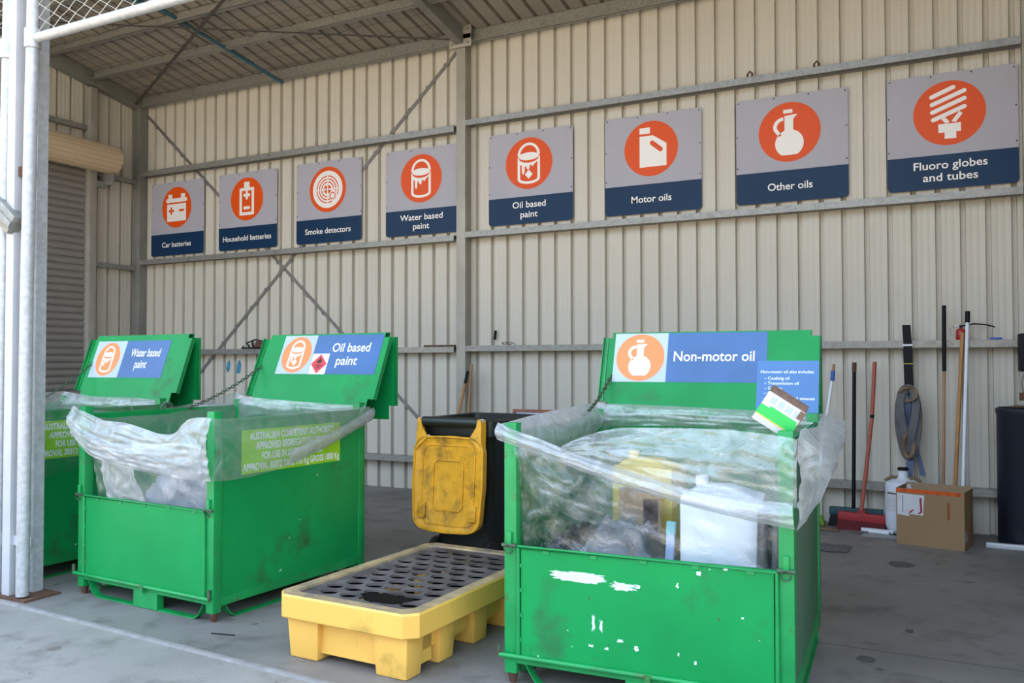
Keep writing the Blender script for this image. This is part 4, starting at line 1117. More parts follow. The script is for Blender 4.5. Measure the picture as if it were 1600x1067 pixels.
b = MB(); b.box((-0.10, -0.09, 0), (0.10, 0.09, 0.30), m_card, bev=0.003); b.box((0.015, -0.0915, 0.03), (0.085, -0.089, 0.27), m_black_ink)
o = b.build('printed_carton'); o.location = in_bin(B3, -0.78, 0.56, 0.522); o.rotation_euler = (0, 0, 0.35)
tag(o, 'small brown carton with a dark side in front of the yellow container', 'box')
crumple('silver_bag', B3, -0.98, -0.58, 0.14, 0.40, 0.44, 0.74, m_foil, 3.0, 'crumpled silver bag just behind the front gate of the right bin', 'bag')
crumple('black_bag', B3, -1.17, -1.04, 0.14, 0.9, 0.35, 0.64, m_blackbag, 5.0, 'black plastic bag against the left side of the right bin', 'bag')
crumple('black_bag', B3, -0.56, -0.09, 0.56, 1.1, 0.35, 0.66, m_blackbag, 6.5, 'black plastic bag behind the white container in the right bin', 'bag')
for k, (x, lab) in enumerate(((-0.145, 'grey wrapped tube left of its twin beside the right post of the right bin'), (-0.085, 'grey wrapped tube hard against the right post of the right bin'))):
    b = MB(); b.tube([(0, 0, 0.128), (0.0, 0.0, 0.5), (0.01, 0, 0.84 - 0.04 * k)], 0.022, m_foil, 12)
    o = b.build('wrapped_tube'); o.location = in_bin(B3, x, 0.13, 0.0); tag(o, lab, 'tube', 'wrapped tubes beside the right post')
# carton lying on the liner at the right front corner of bin 3
t = thing('printed_tub', 'scuffed white and green carton tilted on the corner of the right foreground bin', 'carton', in_bin(B3, -0.064, 0.140, 1.242), 0, rot=(0.18, math.radians(33), B3[1] + 0.10))
b = MB(); w, d, h = 0.083, 0.07, 0.068
b.box((-w, -d, -h), (w, d, h), m_paper, bev=0.006); b.build('carton_body', t)
b = MB(); e = 0.0008
b.box((-w, -d - e, -h * 0.50), (w, -d, h * 0.12), m_cgreen); b.build('green_band', t)
b = MB(); b.box((-w * 0.55, -d - 2 * e, h * 0.0), (w * 0.9, -d - e * 0.9, h * 0.26), m_cgreen); b.build('green_band', t)
b = MB(); b.box((-w, -d - 2 * e, -h * 0.56), (w, -d, -h * 0.50), m_cgold); b.build('gold_line', t)
b = MB()
b.box((-w - e, -d * 0.9, h * 0.84), (w + e, d, h + e), m_scorch); b.box((w * 0.97, -d - e, -h * 0.4), (w + 2 * e, d, h), m_scorch)
b.box((w * 0.74, -d - 2 * e, h * 0.45), (w + e, -d, h * 0.98), m_scorch)
b.build('scuffed_edge', t)
for k in range(4):
    x = -w * 0.72 + k * w * 0.42
    b = MB(); b.box((x, -d - 2 * e, h * 0.42), (x + w * 0.28, -d - e * 0.5, h * 0.84), m_dec_pale); b.build('label_window', t)
# bin 2
crumple('crumpled_sheet', B2, -1.0, -0.08, 0.16, 0.65, 0.36, 0.80, m_bag_grey, 11.0, 'crumpled grey plastic sheet behind the front gate of the bin beside the yellow pallet', 'plastic sheet')
base_carton(B2, -0.55, -0.12, 0.70, 1.10, 0.93, 'brown cardboard carton standing deep inside the bin beside the yellow pallet')
b = MB(); b.box((-0.16, -0.12, 0), (0.16, 0.12, 0.62), m_jug, bev=0.02)
o = b.build('white_drum'); o.location = in_bin(B2, -0.98, 0.35 + 0.48, 0.128); o.rotation_euler = (0, 0, B2[1])
tag(o, 'square white plastic drum in the left of the bin beside the yellow pallet', 'drum')
base_carton(B1, -0.9, -0.3, 0.4, 0.9, 0.7, 'brown cardboard carton inside the far left bin')

# ------------------------------------------------------------------ yellow spill pallet
PW, PL, PH = 0.84, 1.35, 0.315
sp = thing('spill_pallet', 'yellow spill pallet with an oily black grate between the two bins', 'spill pallet', (5.005, -4.315, 0), -0.035)
b = MB()
hw, hl = PW / 2, PL / 2
c = 0.055
def oct_ring(inset, cc):
    x, y = hw - inset, hl - inset
    return [(-x + cc, -y), (x - cc, -y), (x, -y + cc), (x, y - cc), (x - cc, y), (-x + cc, y), (-x, y - cc), (-x, -y + cc)]
rings = [(0.004, 0.20, c), (0.0, 0.206, c), (0.0, 0.305, c), (0.006, PH, c), (0.07, PH, 0.04), (0.078, 0.295, 0.04), (0.168, 0.22, 0.04), (0.175, 0.10, 0.04)]
i1, i2, i3 = b.mi(m_yellow), b.mi(m_yellow_rim), b.mi(m_sump)
prev = None
for k, (ins, z, cc) in enumerate(rings):
    ring = [b.bm.verts.new((x, y, z)) for x, y in oct_ring(ins, cc)]
    if prev:
        for j in range(8):
            f = b.bm.faces.new((prev[j], prev[(j + 1) % 8], ring[(j + 1) % 8], ring[j]))
            f.material_index = i2 if k in (4, 5) else (i3 if k >= 6 else i1)  # near-black inner tub: dark look of the grate holes put into the colour
    prev = ring
b.bm.faces.new(prev).material_index = i3
# underside of the rim and the recessed tub
ring_o = [b.bm.verts.new((x, y, 0.20)) for x, y in oct_ring(0.004, c)]
ring_i = [b.bm.verts.new((x, y, 0.20)) for x, y in oct_ring(0.10, 0.03)]
ring_b = [b.bm.verts.new((x, y, 0.055)) for x, y in oct_ring(0.125, 0.03)]
for j in range(8):
    b.bm.faces.new((ring_o[j], ring_i[j], ring_i[(j + 1) % 8], ring_o[(j + 1) % 8])).material_index = i1
    b.bm.faces.new((ring_i[j], ring_b[j], ring_b[(j + 1) % 8], ring_i[(j + 1) % 8])).material_index = i1
b.bm.faces.new(ring_b[::-1]).material_index = i1
b.build('basin', sp, sharp=30, recalc=True)
# feet: blocks at the corners and along the sides
def foot(x0, y0, x1, y1, tx=0.012, ty=0.012, zb=0.0, zt=0.205):
    b = MB(); b.frust((x0 + tx, y0 + ty, x1 - tx, y1 - ty, zb), (x0, y0, x1, y1, zt), m_yellow, bev=0.012); b.build('foot_block', sp)
xo, yo = hw - 0.055, hl - 0.035
for sx in (-1, 1):
    for sy in (-1, 1):
        xs = sorted((sx * xo, sx * (xo - 0.20))); ys = sorted((sy * yo, sy * (yo - 0.14)))
        foot(xs[0], ys[0], xs[1], ys[1])
    for yc in (-0.30, 0.02, 0.34):
        xs = sorted((sx * xo, sx * (xo - 0.16))); foot(xs[0], yc - 0.075, xs[1], yc + 0.075)
b = MB()
# panel between the front feet and the web beside the side feet, with lifted arches
b.box((-hw + 0.20, -hl + 0.075, 0.035), (hw - 0.20, -hl + 0.15, 0.205), m_yellow)
b.box((-hw + 0.20, hl - 0.15, 0.035), (hw - 0.20, hl - 0.075, 0.205), m_yellow)
for sx in (-1, 1):
    xs = sorted((sx * (hw - 0.09), sx * (hw - 0.16)))
    b.box((xs[0], -hl + 0.12, 0.09), (xs[1], hl - 0.12, 0.205), m_yellow)
    b.box((xs[0], -hl + 0.10, 0.03), (xs[1], -hl + 0.28, 0.205), m_yellow)
b.build('tub_wall', sp)
b = MB(); holes = []
gx, gy = hw - 0.078, hl - 0.078
ny = 11
for r in range(ny):
    y = -gy + 0.09 + r * (2 * gy - 0.18) / (ny - 1)
    nx = 5 if r % 2 == 0 else 5
    for q in range(nx):
        x = -gx + (0.085 if r % 2 else 0.135) + q * 0.122
        if abs(x) < gx - 0.035: holes.append(arc(x, y, 0.050, 0.041, 0, 342, 19))
b.shape([rrect(-gx, -gy, gx, gy, 0.03)] + holes, 0.012, m_grate, T(0, 0, 0.300))
b.build('grate', sp, sharp=50)
b = MB()
rng = random.Random(5)
pts = [(-0.02 + 0.13 * (1 + 0.25 * rng.uniform(-1, 1)) * math.cos(a), -0.47 + 0.07 * (1 + 0.3 * rng.uniform(-1, 1)) * math.sin(a)) for a in [2 * PI * k / 22 for k in range(22)]]
pts = [(x + 0.13, y) for x, y in pts]
b.shape([pts], 0.003, m_sump, T(0, 0, 0.3085)); o = b.build('oil_residue', sp); o['label'] = 'black sludge on the front of the grate'

# ------------------------------------------------------------------ wheelie bin with hanging yellow lid
wb = thing('wheelie_bin', 'dark wheelie bin with its yellow lid hanging open behind the spill pallet', 'wheelie bin', (4.475, -2.69, 0), -0.02)
b = MB()
i = b.mi(m_bin_black)
levels = [(0.21, 0.235, 0.08), (0.225, 0.26, 0.10), (0.270, 0.325, 0.92), (0.275, 0.33, 0.93), (0.30, 0.37, 0.935), (0.305, 0.375, 0.99), (0.305, 0.375, 1.04), (0.285, 0.355, 1.055), (0.262, 0.325, 1.05), (0.255, 0.315, 0.9), (0.20, 0.24, 0.12)]
prev = None
for hx, hy, z in levels:
    ring = [b.bm.verts.new((x, y, z)) for x, y in rrect(-hx, -hy, hx, hy, 0.05, 4)]
    if prev:
        for j in range(len(ring)):
            b.bm.faces.new((prev[j], prev[(j + 1) % len(ring)], ring[(j + 1) % len(ring)], ring[j])).material_index = i
    else: b.bm.faces.new(ring[::-1]).material_index = i
    prev = ring
b.bm.faces.new(prev).material_index = i
b.build('bin_body', wb, sharp=35)
b = MB()
b.tube([(-0.235, -0.425, 1.035), (-0.09, -0.425, 1.035), (0.235, -0.425, 1.035)], 0.034, m_bin_black, 14)
for x in (-0.2, -0.07, 0.07, 0.2): b.box((x - 0.012, -0.42, 1.0), (x + 0.012, -0.36, 1.05), m_bin_black)
b.build('handle_bar', wb)
for x in (-0.22, 0.22):
    b = MB(); M = frame((x, -0.27, 0.10), (0, 1, 0), (0, 0, 1))
    b.lathe([(0.05, -0.03), (0.095, -0.025), (0.10, 0), (0.095, 0.025), (0.05, 0.03)], m_rubber, 22, M); b.build('wheel', wb)
b = MB(); b.tube([(-0.25, -0.27, 0.10), (0.25, -0.27, 0.10)], 0.011, m_galv, 8); b.build('axle', wb)
# the lid hangs upside down from the handle bar and shows its hollow underside
LW, LH = 0.285, 0.725
lid = bpy.data.objects.new('lid', None); COL.objects.link(lid); lid.parent = wb
lid.location = (-0.005, -0.462, 1.005); lid.rotation_euler = (math.radians(-4), 0, math.radians(0))
lid['label'] = 'yellow lid hanging open'
def lid_outline(ins, n=6):
    w0, w1 = LW - ins, LW - 0.012 - ins
    top, bot = -0.07 - ins, -LH + ins
    r = max(0.125 - ins, 0.04)
    P = []
    P += arc(-w1 + r, bot + r * 0.75, r, r * 0.75, 180, 270, n)
    P += [(0.0, bot - 0.008)]
    P += arc(w1 - r, bot + r * 0.75, r, r * 0.75, 270, 360, n)
    P += [(w0 + 0.004, -0.40)]
    P += arc(w0 - r * 0.9, top - r * 0.9, r * 0.9, r * 0.9, 0, 90, n)
    P += [(0.0, top + 0.006)]
    P += arc(-w0 + r * 0.9, top - r * 0.9, r * 0.9, r * 0.9, 90, 180, n)
    P += [(-w0 - 0.004, -0.40)]
    return P
b = MB(); i = b.mi(m_lid_yellow)
prev = None; first = None
for ins, y in ((0.004, 0.055), (0.0, 0.05), (0.0, 0.004), (0.003, 0.0), (0.012, 0.0), (0.018, 0.012), (0.034, 0.016), (0.05, 0.022)):
    ring = [b.bm.verts.new((x, y, z)) for x, z in lid_outline(ins)]
    if prev:
        for j in range(len(ring)):
            b.bm.faces.new((prev[j], ring[j], ring[(j + 1) % len(ring)], prev[(j + 1) % len(ring)])).material_index = i
    else: first = ring
    prev = ring
# raised panel in the middle
def inner(rx, rz0, rz1, y, r):
    return [b.bm.verts.new((x, y, z)) for x, z in rrect(-rx, rz0, rx, rz1, r, 6)]
n = len(prev)
b.bm.faces.new(prev).material_index = i
b.bm.faces.new(first[::-1]).material_index = i
b.build('lid_shell', lid, sharp=35, recalc=True)
b = MB()
b.shape([rrect(-0.125, -0.58, 0.125, -0.225, 0.04), rrect(-0.113, -0.568, 0.113, -0.237, 0.035)], 0.014, m_lid_yellow, frame((0, 0.019, 0), (1, 0, 0), (0, 0, 1)))
b.shape([rrect(-0.215, -0.680, 0.215, -0.125, 0.07), rrect(-0.207, -0.672, 0.207, -0.133, 0.065)], 0.010, m_lid_yellow, frame((0, 0.020, 0), (1, 0, 0), (0, 0, 1)))
b.build('panel_ribs', lid)
for x in (-0.205, 0.205):
    b = MB(); b.box((x - 0.033, 0.002, -0.64), (x + 0.033, 0.024, -0.53), m_lid_yellow, bev=0.010); b.build('grip_block', lid)
for s in (-1, 1):
    b = MB()
    b.poly([(s * 0.266, 0.0, -0.17), (s * 0.17, 0.0, -0.078), (s * 0.222, 0.0, 0.0), (s * 0.232, 0.0, 0.055), (s * 0.258, 0.0, 0.055), (s * 0.262, 0.0, 0.0),
            (s * 0.278, 0.045, -0.17), (s * 0.19, 0.03, -0.078), (s * 0.236, 0.05, 0.0), (s * 0.240, 0.06, 0.055), (s * 0.262, 0.06, 0.055), (s * 0.272, 0.05, 0.0)],
           [(0, 1, 2, 5), (5, 2, 3, 4), (6, 11, 8, 7), (11, 10, 9, 8), (0, 5, 11, 6), (5, 4, 10, 11), (1, 7, 8, 2), (2, 8, 9, 3), (3, 9, 10, 4), (0, 6, 7, 1)], m_lid_yellow)
    b.lathe([(0.014, -0.012), (0.014, 0.012)], m_alu, 12, frame((s * 0.25, 0.03, 0.045), (0, 1, 0), (0, 0, 1)))
    b.build('hinge_arm', lid, recalc=True)

# ------------------------------------------------------------------ things along the back wall
def pole(b, p, q, r, m, n=12): b.tube([p, q], r, m, n)
# two rakes by the middle column
b = MB(); pole(b, (2.955, -0.36, 0.0), (2.945, -0.185, 1.425), 0.016, m_wood)
t = tag(b.build('tool_handle'), 'upright grey brown timber handle right of the middle column', 'tool handle', 'timber handles by the middle column')
b = MB(); pole(b, (2.70, -0.42, 0.0), (2.875, -0.20, 1.22), 0.016, m_wood_o); pole(b, (2.875, -0.20, 1.22), (2.897, -0.178, 1.355), 0.017, m_black)
tag(b.build('tool_handle'), 'leaning orange timber handle with a black grip by the middle column', 'tool handle', 'timber handles by the middle column')
# framed print behind the wheelie bin
fr = thing('picture_frame', 'red brown framed print leaning on the wall behind the wheelie bin', 'picture frame', (3.68, -0.25, 0.39), 0, rot=(math.radians(-9), 0, 0))
b = MB(); b.shape([rect(-0.235, 0, 0.235, 0.57), rect(-0.205, 0.03, 0.205, 0.54)], 0.025, m_framewood, frame((0, 0, 0), (1, 0, 0), (0, 0, 1))); b.build('frame_moulding', fr)
b = MB(); b.shape([rect(-0.206, 0.029, 0.206, 0.541)], 0.004, m_print, frame((0, 0.004, 0), (1, 0, 0), (0, 0, 1)))
b.text('LICENCE', 0.20, 0.016, m_white, frame((0, 0.0, 0.505), (1, 0, 0), (0, 0, 1)), th=0.001); b.build('print', fr)
b = MB(); b.box((3.40, -0.42, 0.0), (3.97, -0.16, 0.385), m_card, bev=0.004)
tag(b.build('cardboard_box'), 'low brown box under the framed print behind the wheelie bin', 'box')
# pale stack seen between the left bins
st = thing('pallet_stack', 'low stack of white boards seen between the left bins', 'boards', (-0.75, -0.45, 0))
for k in range(6):
    z = 0.0 + 0.155 * k
    b = MB(); b.box((-0.5, -0.15, z), (0.75, 0.15, z + 0.10), m_black); b.box((-0.5, -0.16, z + 0.10), (0.75, 0.16, z + 0.155), m_alu); b.build('board', st)

# brooms and poles at the right
t = thing('wash_brush', 'white pole with a blue collar left of the brooms', 'pole', (6.55, -0.25, 0))
b = MB(); pole(b, (-0.09, -0.05, 0.0), (0.085, 0.085, 1.30), 0.014, m_wpole); pole(b, (0.093, 0.090, 1.36), (0.100, 0.094, 1.43), 0.012, m_wood); b.build('pole_shaft', t)
b = MB(); pole(b, (0.085, 0.085, 1.28), (0.094, 0.090, 1.37), 0.018, m_bluegrip); b.build('grip_collar', t)
t = thing('broom', 'dark handled broom with a dark teal head behind the red broom', 'broom', (6.80, -0.16, 0))
b = MB(); pole(b, (0.0, 0.0, 0.15), (0.02, -0.005, 1.44), 0.016, m_black); pole(b, (0.018, -0.005, 1.36), (0.0205, -0.005, 1.445), 0.019, m_rust); b.build('handle', t)
b = MB(); b.box((-0.20, -0.03, 0.10), (0.24, 0.035, 0.165), m_teal_d, bev=0.008); b.build('broom_head', t)
b = MB(); b.frust((-0.21, -0.04, 0.25, 0.045, 0.0), (-0.19, -0.025, 0.23, 0.03, 0.10), m_black); b.build('bristles', t)
t = thing('broom', 'red broom with a red handle standing against the wall', 'broom', (6.87, -0.28, 0))
b = MB(); pole(b, (0.0, 0.0, 0.13), (0.09, 0.10, 0.97), 0.016, m_red_handle); pole(b, (0.09, 0.10, 0.97), (0.115, 0.125, 1.45), 0.0165, m_red_handle)
pole(b, (0.089, 0.099, 0.96), (0.0905, 0.1005, 0.99), 0.0175, m_black); b.build('handle', t)
M = Matrix.Rotation(math.radians(2), 4, 'Y')
b = MB(); b.box((-0.19, -0.035, 0.075), (0.19, 0.035, 0.145), m_red, M, bev=0.008); b.box((-0.03, -0.03, 0.14), (0.03, 0.03, 0.17), m_red, M); b.build('broom_head', t)
b = MB(); b.frust((-0.20, -0.045, 0.20, 0.045, 0.0), (-0.185, -0.03, 0.185, 0.03, 0.08), m_bristle); b.build('bristles', t)
# hanging strap with a bundle of flat hose
t = thing('hose_bundle', 'bundle of flat hose hanging from a black strap on the wall girt', 'hose', (7.245, -0.175, 0.60))
b = MB()
for (p, q, w) in (((-0.005, 0.0, 1.165), (0.005, 0.0, 0.96), 0.033), ((0.002, -0.002, 0.96), (0.012, -0.004, 0.60), 0.036)):
    M = frame(p, Vector(q) - Vector(p), (1, 0, 0)); L = (Vector(q) - Vector(p)).length
    b.box((0, -w, -0.006), (L, w, 0.006), m_black, M)
b.build('strap', t)
b = MB(); b.box((-0.036, -0.010, 0.985), (0.040, 0.004, 1.0), m_alu); b.box((-0.034, -0.012, 0.83), (0.046, 0.004, 0.836), m_drumyel); b.build('buckle', t)
def hoseloop(m, w, h, zc, y, tw, wid):
    b = MB(); i = b.mi(m); n = 36; R = []
    for k in range(n):
        a = 2 * PI * k / n
        p = Vector((w * math.sin(a) + tw * math.sin(2 * a), y + 0.018 * math.sin(a * 2 + tw * 40), zc + h * math.cos(a)))
        nn = Vector((math.sin(a), 0, math.cos(a) * 0.35)).normalized()
        R.append([b.bm.verts.new(p + nn * wid * s1 + Vector((0, s2 * 0.006, 0))) for s1, s2 in ((-1, -1), (1, -1), (1, 1), (-1, 1))])
    for k in range(n):
        A, B = R[k], R[(k + 1) % n]
        for j in range(4): b.bm.faces.new((A[j], A[(j + 1) % 4], B[(j + 1) % 4], B[j])).material_index = i
    b.build('hose_coil', t, recalc=True)
hoseloop(m_hose, 0.066, 0.29, 0.33, -0.005, 0.006, 0.036); hoseloop(m_hose_b, 0.026, 0.24, 0.32, 0.012, -0.014, 0.028)
hoseloop(m_hose_br, 0.080, 0.29, 0.34, 0.030, 0.004, 0.028); hoseloop(m_hose, 0.046, 0.29, 0.34, -0.03, 0.026, 0.030); hoseloop(m_hose_br, 0.066, 0.055, 0.575, -0.035, 0.0, 0.014); hoseloop(m_hose_br, 0.040, 0.10, 0.14, -0.045, 0.0, 0.014)
b = MB()
for (p, q, w) in (((0.02, 0.0, 0.10), (0.0, 0.0, -0.14), 0.03), ((0.055, 0.02, 0.12), (0.11, 0.03, -0.12), 0.02)):
    M = frame(p, Vector(q) - Vector(p), (1, 0, 0)); L = (Vector(q) - Vector(p)).length
    b.box((0, -w, -0.005), (L, w, 0.005), m_hose_b, M)
b.build('hose_tail', t)
# jug
t = thing('plastic_drum', 'milky white plastic drum with a paper label behind the cardboard box', 'drum', (7.205, -0.300, 0))
b = MB()
b.lathe([(0.09, 0.0), (0.122, 0.02), (0.138, 0.06), (0.142, 0.12), (0.142, 0.40), (0.134, 0.435), (0.10, 0.450), (0.055, 0.46), (0.040, 0.475), (0.038, 0.53), (0.0385, 0.535)], m_jug, 28)
b.tube([(-0.04, 0, 0.47), (-0.09, 0, 0.475), (-0.14, 0, 0.44)], 0.014, m_hose_br, 8); b.tube([(0.04, 0, 0.47), (0.09, 0, 0.475), (0.14, 0, 0.44)], 0.014, m_hose_br, 8)
b.build('drum_body', t)
b = MB(); b.lathe([(0.044, 0.535), (0.044, 0.555), (0.040, 0.558)], m_black, 20); b.build('cap', t)
b = MB(); R = 0.1432
b.grid(lambda u, v: Vector((R * math.cos(math.radians(205 + 80 * u)), R * math.sin(math.radians(205 + 80 * u)), 0.20 + 0.17 * v)), 16, 2, m_paper)
for k, z in enumerate((0.345, 0.30, 0.28, 0.26, 0.24)):
    b.grid(lambda u, v: Vector(((R + 0.0006) * math.cos(math.radians(215 + 60 * u)), (R + 0.0006) * math.sin(math.radians(215 + 60 * u)), z + (0.010 if k == 0 else 0.003) * v)), 14, 1, m_black if k == 0 else m_sign_grey)
b.build('paper_label', t, recalc=False)
# cardboard box, open topped
t = thing('cardboard_box', 'open cardboard box with orange tape and a torn white label on the floor', 'box', (7.443, -0.619, 0), -0.20)
bw, bd_, bh = 0.245, 0.165, 0.445
b = MB(); th = 0.006
b.box((-bw, -bd_, 0), (bw, bd_, 0.008), m_card)
b.box((-bw, -bd_, 0.008), (bw, -bd_ + th, bh), m_card); b.box((-bw, bd_ - th, 0.008), (bw, bd_, bh + 0.01), m_card_d)
b.box((-bw, -bd_ + th, 0.008), (-bw + th, bd_ - th, bh), m_card); b.box((bw - th, -bd_ + th, 0.008), (bw, bd_ - th, bh), m_card)
b.box((-bw, -bd_ - 0.0006, 0.215), (bw, -bd_, 0.218), m_card_d)
b.build('carton_walls', t)
b = MB(); b.box((-bw - 0.001, -bd_ - 0.0015, bh - 0.032), (bw - 0.02, -bd_, bh - 0.004), m_tape_o); b.build('orange_tape', t)
b = MB(); b.box((0.125, -bd_ - 0.0012, 0.225), (0.145, -bd_, 0.36), m_tape_b); b.box((bw, 0.05, 0.10), (bw + 0.001, 0.09, 0.24), m_tape_b); b.build('brown_tape', t)
b = MB(); F = frame((-bw + 0.008, -bd_ - 0.0008, 0.235), (1, 0, 0), (0, 0, 1))
b.shape([[(0, 0.0), (0.085, -0.008), (0.10, 0.01), (0.19, 0.005), (0.20, 0.165), (0.11, 0.165), (0.0, 0.17)]], 0.001, m_paper, F)
b.shape([[(0.165, 0.14), (0.18, 0.145), (0.185, 0.03), (0.165, 0.015), (0.15, 0.02), (0.17, 0.035)]], 0.0006, m_red, F @ T(0, 0, 0.0012))
b.shape([[(0.085, 0.0), (0.10, 0.02), (0.125, 0.045), (0.12, 0.05), (0.09, 0.03)]], 0.0006, m_red, F @ T(0, 0, 0.0012))
b.shape([rect(0.04, 0.02, 0.044, 0.155)], 0.0006, m_sign_blue, F @ T(0, 0, 0.0012))
b.build('torn_label', t)
b = MB(); b.box((bw, -0.14, 0.06), (bw + 0.001, -0.06, 0.14), m_sign_grey); b.build('side_label', t)
# tall handles right
b = MB(); pole(b, (7.50, -0.30, 0.0), (7.525, -0.195, 1.37), 0.012, m_wood); pole(b, (7.525, -0.195, 1.37), (7.53, -0.165, 1.925), 0.0165, m_black)
tag(b.build('long_handle'), 'tall timber handle with a long black sleeve above the cardboard box', 'tool handle')
b = MB(); pole(b, (7.57, -0.30, 0.0), (7.666, -0.169, 1.69), 0.016, m_wood_o)
tag(b.build('long_handle'), 'orange timber handle just left of the white pole', 'tool handle')
b = MB(); pole(b, (7.635, -0.36, 0.0), (7.702, -0.200, 1.775), 0.0145, m_wpole); pole(b, (7.702, -0.200, 1.775), (7.705, -0.191, 1.87), 0.019, m_black)
tag(b.build('long_handle'), 'tall white pole with a black grip behind the cardboard box', 'pole')
# extinguisher standing on the girt
t = thing('fire_extinguisher', 'small red fire extinguisher on the shelf girt behind the white pole', 'fire extinguisher', (7.655, -0.09, 1.633))
b = MB(); b.lathe([(0.035, 0), (0.038, 0.005), (0.038, 0.075), (0.028, 0.092), (0.012, 0.098), (0.012, 0.11)], m_ext, 18); b.build('cylinder', t)
b = MB(); b.box((-0.012, -0.012, 0.105), (0.012, 0.012, 0.125), m_black); b.box((-0.05, -0.006, 0.118), (0.01, 0.006, 0.124), m_alu)
b.tube([(0.01, 0, 0.118), (0.10, 0, 0.135), (0.19, 0, 0.125), (0.25, 0, 0.105)], 0.006, m_black, 8)
b.tube([(-0.05, 0, 0.12), (-0.085, 0, 0.09), (-0.075, 0, 0.04)], 0.003, m_galv, 6); b.build('valve_hose', t)
b = MB(); b.box((-0.045, -0.025, 0), (0.045, 0.02, 0.018), m_bluegrip, bev=0.005)
o = b.build('sponge'); o.location = (7.91, -0.10, 1.6335); tag(o, 'flat blue pad on the shelf girt at the right', 'pad')
# black drum in the right corner, and the black casing above it
t = thing('black_drum', 'tall dark plastic drum at the right edge by the wall', 'drum', (8.072, -0.345, 0))
b = MB(); b.lathe([(0.175, 0.0), (0.18, 0.02), (0.18, 1.03), (0.186, 1.04), (0.186, 1.075), (0.17, 1.085), (0.165, 1.07)], m_navy, 32); b.build('drum_body', t)
b = MB(); b.lathe([(0.06, 1.07), (0.10, 1.09), (0.05, 1.10)], m_hose_br, 14); b.build('bung', t)
t = thing('wall_reel', 'black casing with a hanging cord on the wall above the dark drum', 'reel', (8.16, -0.30, 1.37))
b = MB(); b.box((-0.10, -0.06, 0.0), (0.10, 0.14, 0.305), m_black, bev=0.012); b.build('casing', t)
b = MB(); b.tube([(-0.06, 0, 0.01), (-0.085, 0, -0.08), (-0.07, 0.02, -0.2)], 0.006, m_galv, 8); b.box((-0.10, -0.03, -0.23), (-0.02, 0.03, -0.17), m_rust); b.build('cord', t)
# white lengths and bits on the floor
b = MB(); b.box((7.80, -0.60, 0.0), (8.28, -0.555, 0.04), m_alu, bev=0.006)
tag(b.build('aluminium_length'), 'white metal length lying on the floor between box and dark drum', 'trim')
b = MB(); b.tube([(6.88, -0.365, 0.02), (7.13, -0.395, 0.02)], 0.020, m_alu, 10); b.tube([(6.94, -0.41, 0.019), (7.10, -0.435, 0.019)], 0.018, m_wpole, 10)
tag(b.build('white_tubes'), 'short white tubes lying on the floor by the red broom', 'tube')
def rag(name, cx, cy, w, d, h, m, seed, label, cat):
    b = MB()
    def fn(u, v):
        x, y = (u - .5) * 2, (v - .5) * 2; e = max(0, 1 - max(abs(x), abs(y)) ** 3)
        return Vector((x * w * (1 + .2 * noise.noise(Vector((x * 2, y * 2, seed)))), y * d * (1 + .2 * noise.noise(Vector((x * 2, y * 2, seed + 3)))),
                       0.002 + h * e * (0.55 + 0.8 * noise.noise(Vector((x * 2.5, y * 2.5, seed + 7))))))
    b.grid(fn, 22, 16, m)
    o = b.build(name, sharp=180); o.location = (cx, cy, 0.004); return tag(o, label, cat)
rag('plastic_scrap', 7.04, -0.55, 0.14, 0.05, 0.03, m_film_thick, 1, 'crumpled clear plastic scrap on the floor in front of the white tubes', 'plastic')
rag('dark_sheet', 6.70, -1.17, 0.16, 0.13, 0.03, m_hose, 4, 'dark sheet scrap on the floor right of the foreground bin', 'scrap')
rag('leaf_litter', 6.62, -0.42, 0.09, 0.05, 0.02, m_hose_br, 8, 'brown litter swept together beside the red broom', 'litter')
b = MB(); b.tube([(6.32, -0.24, 0.075), (6.46, -0.25, 0.085), (6.54, -0.28, 0.075), (6.56, -0.30, 0.03), (6.56, -0.315, 0.012)], [0.022, 0.028, 0.03, 0.02, 0.012], m_green_lime, 10)
b.box((6.30, -0.29, 0.0), (6.53, -0.20, 0.058), m_black)
tag(b.build('lime_hose'), 'lime green tool on a black base at the foot of the wall', 'tool')

# small things on the shelf girt
t = thing('hand_tool', 'black clamp with a brown body on the shelf girt left of the oil paint lid', 'tool', (-0.28, -0.09, 1.6225))
b = MB(); b.tube([(-0.22, 0, 0.012), (0.25, 0, 0.012)], 0.009, m_black, 8); b.tube([(-0.20, 0, 0.012), (-0.19, 0, 0.04)], 0.010, m_black, 8)
b.tube([(-0.14, 0, 0.075), (-0.06, 0, 0.10), (0.02, 0, 0.12), (0.10, 0, 0.10), (0.22, 0, 0.10)], 0.009, m_black, 8)
b.tube([(-0.13, 0, 0.07), (-0.10, 0, 0.045), (-0.085, 0, 0.012)], 0.010, m_black, 8); b.tube([(-0.04, 0, 0.11), (-0.03, 0, 0.06), (-0.02, 0, 0.012)], 0.012, m_black, 8); b.build('clamp_frame', t)
b = MB(); b.frust((0.01, -0.03, 0.22, 0.03, 0.02), (0.05, -0.03, 0.23, 0.03, 0.098), m_rust, bev=0.006); b.build('clamp_body', t)
b = MB(); b.box((2.28, -0.11, 1.6225), (2.69, -0.085, 1.645), m_rust)
tag(b.build('timber_strip'), 'thin dark strip lying on the shelf girt left of the middle column', 'strip')
t = thing('screwdriver', 'black handled screwdriver standing on the shelf girt right of the middle column', 'screwdriver', (3.15, -0.05, 1.6335), 0, rot=(0, math.radians(8), 0))
b = MB(); b.tube([(0, 0, 0.0), (0, 0, 0.07)], 0.0035, m_galv, 6); b.build('shank', t)
b = MB(); b.lathe([(0.008, 0.06), (0.014, 0.075), (0.013, 0.14), (0.015, 0.155), (0.008, 0.165)], m_black, 12); b.build('handle', t)
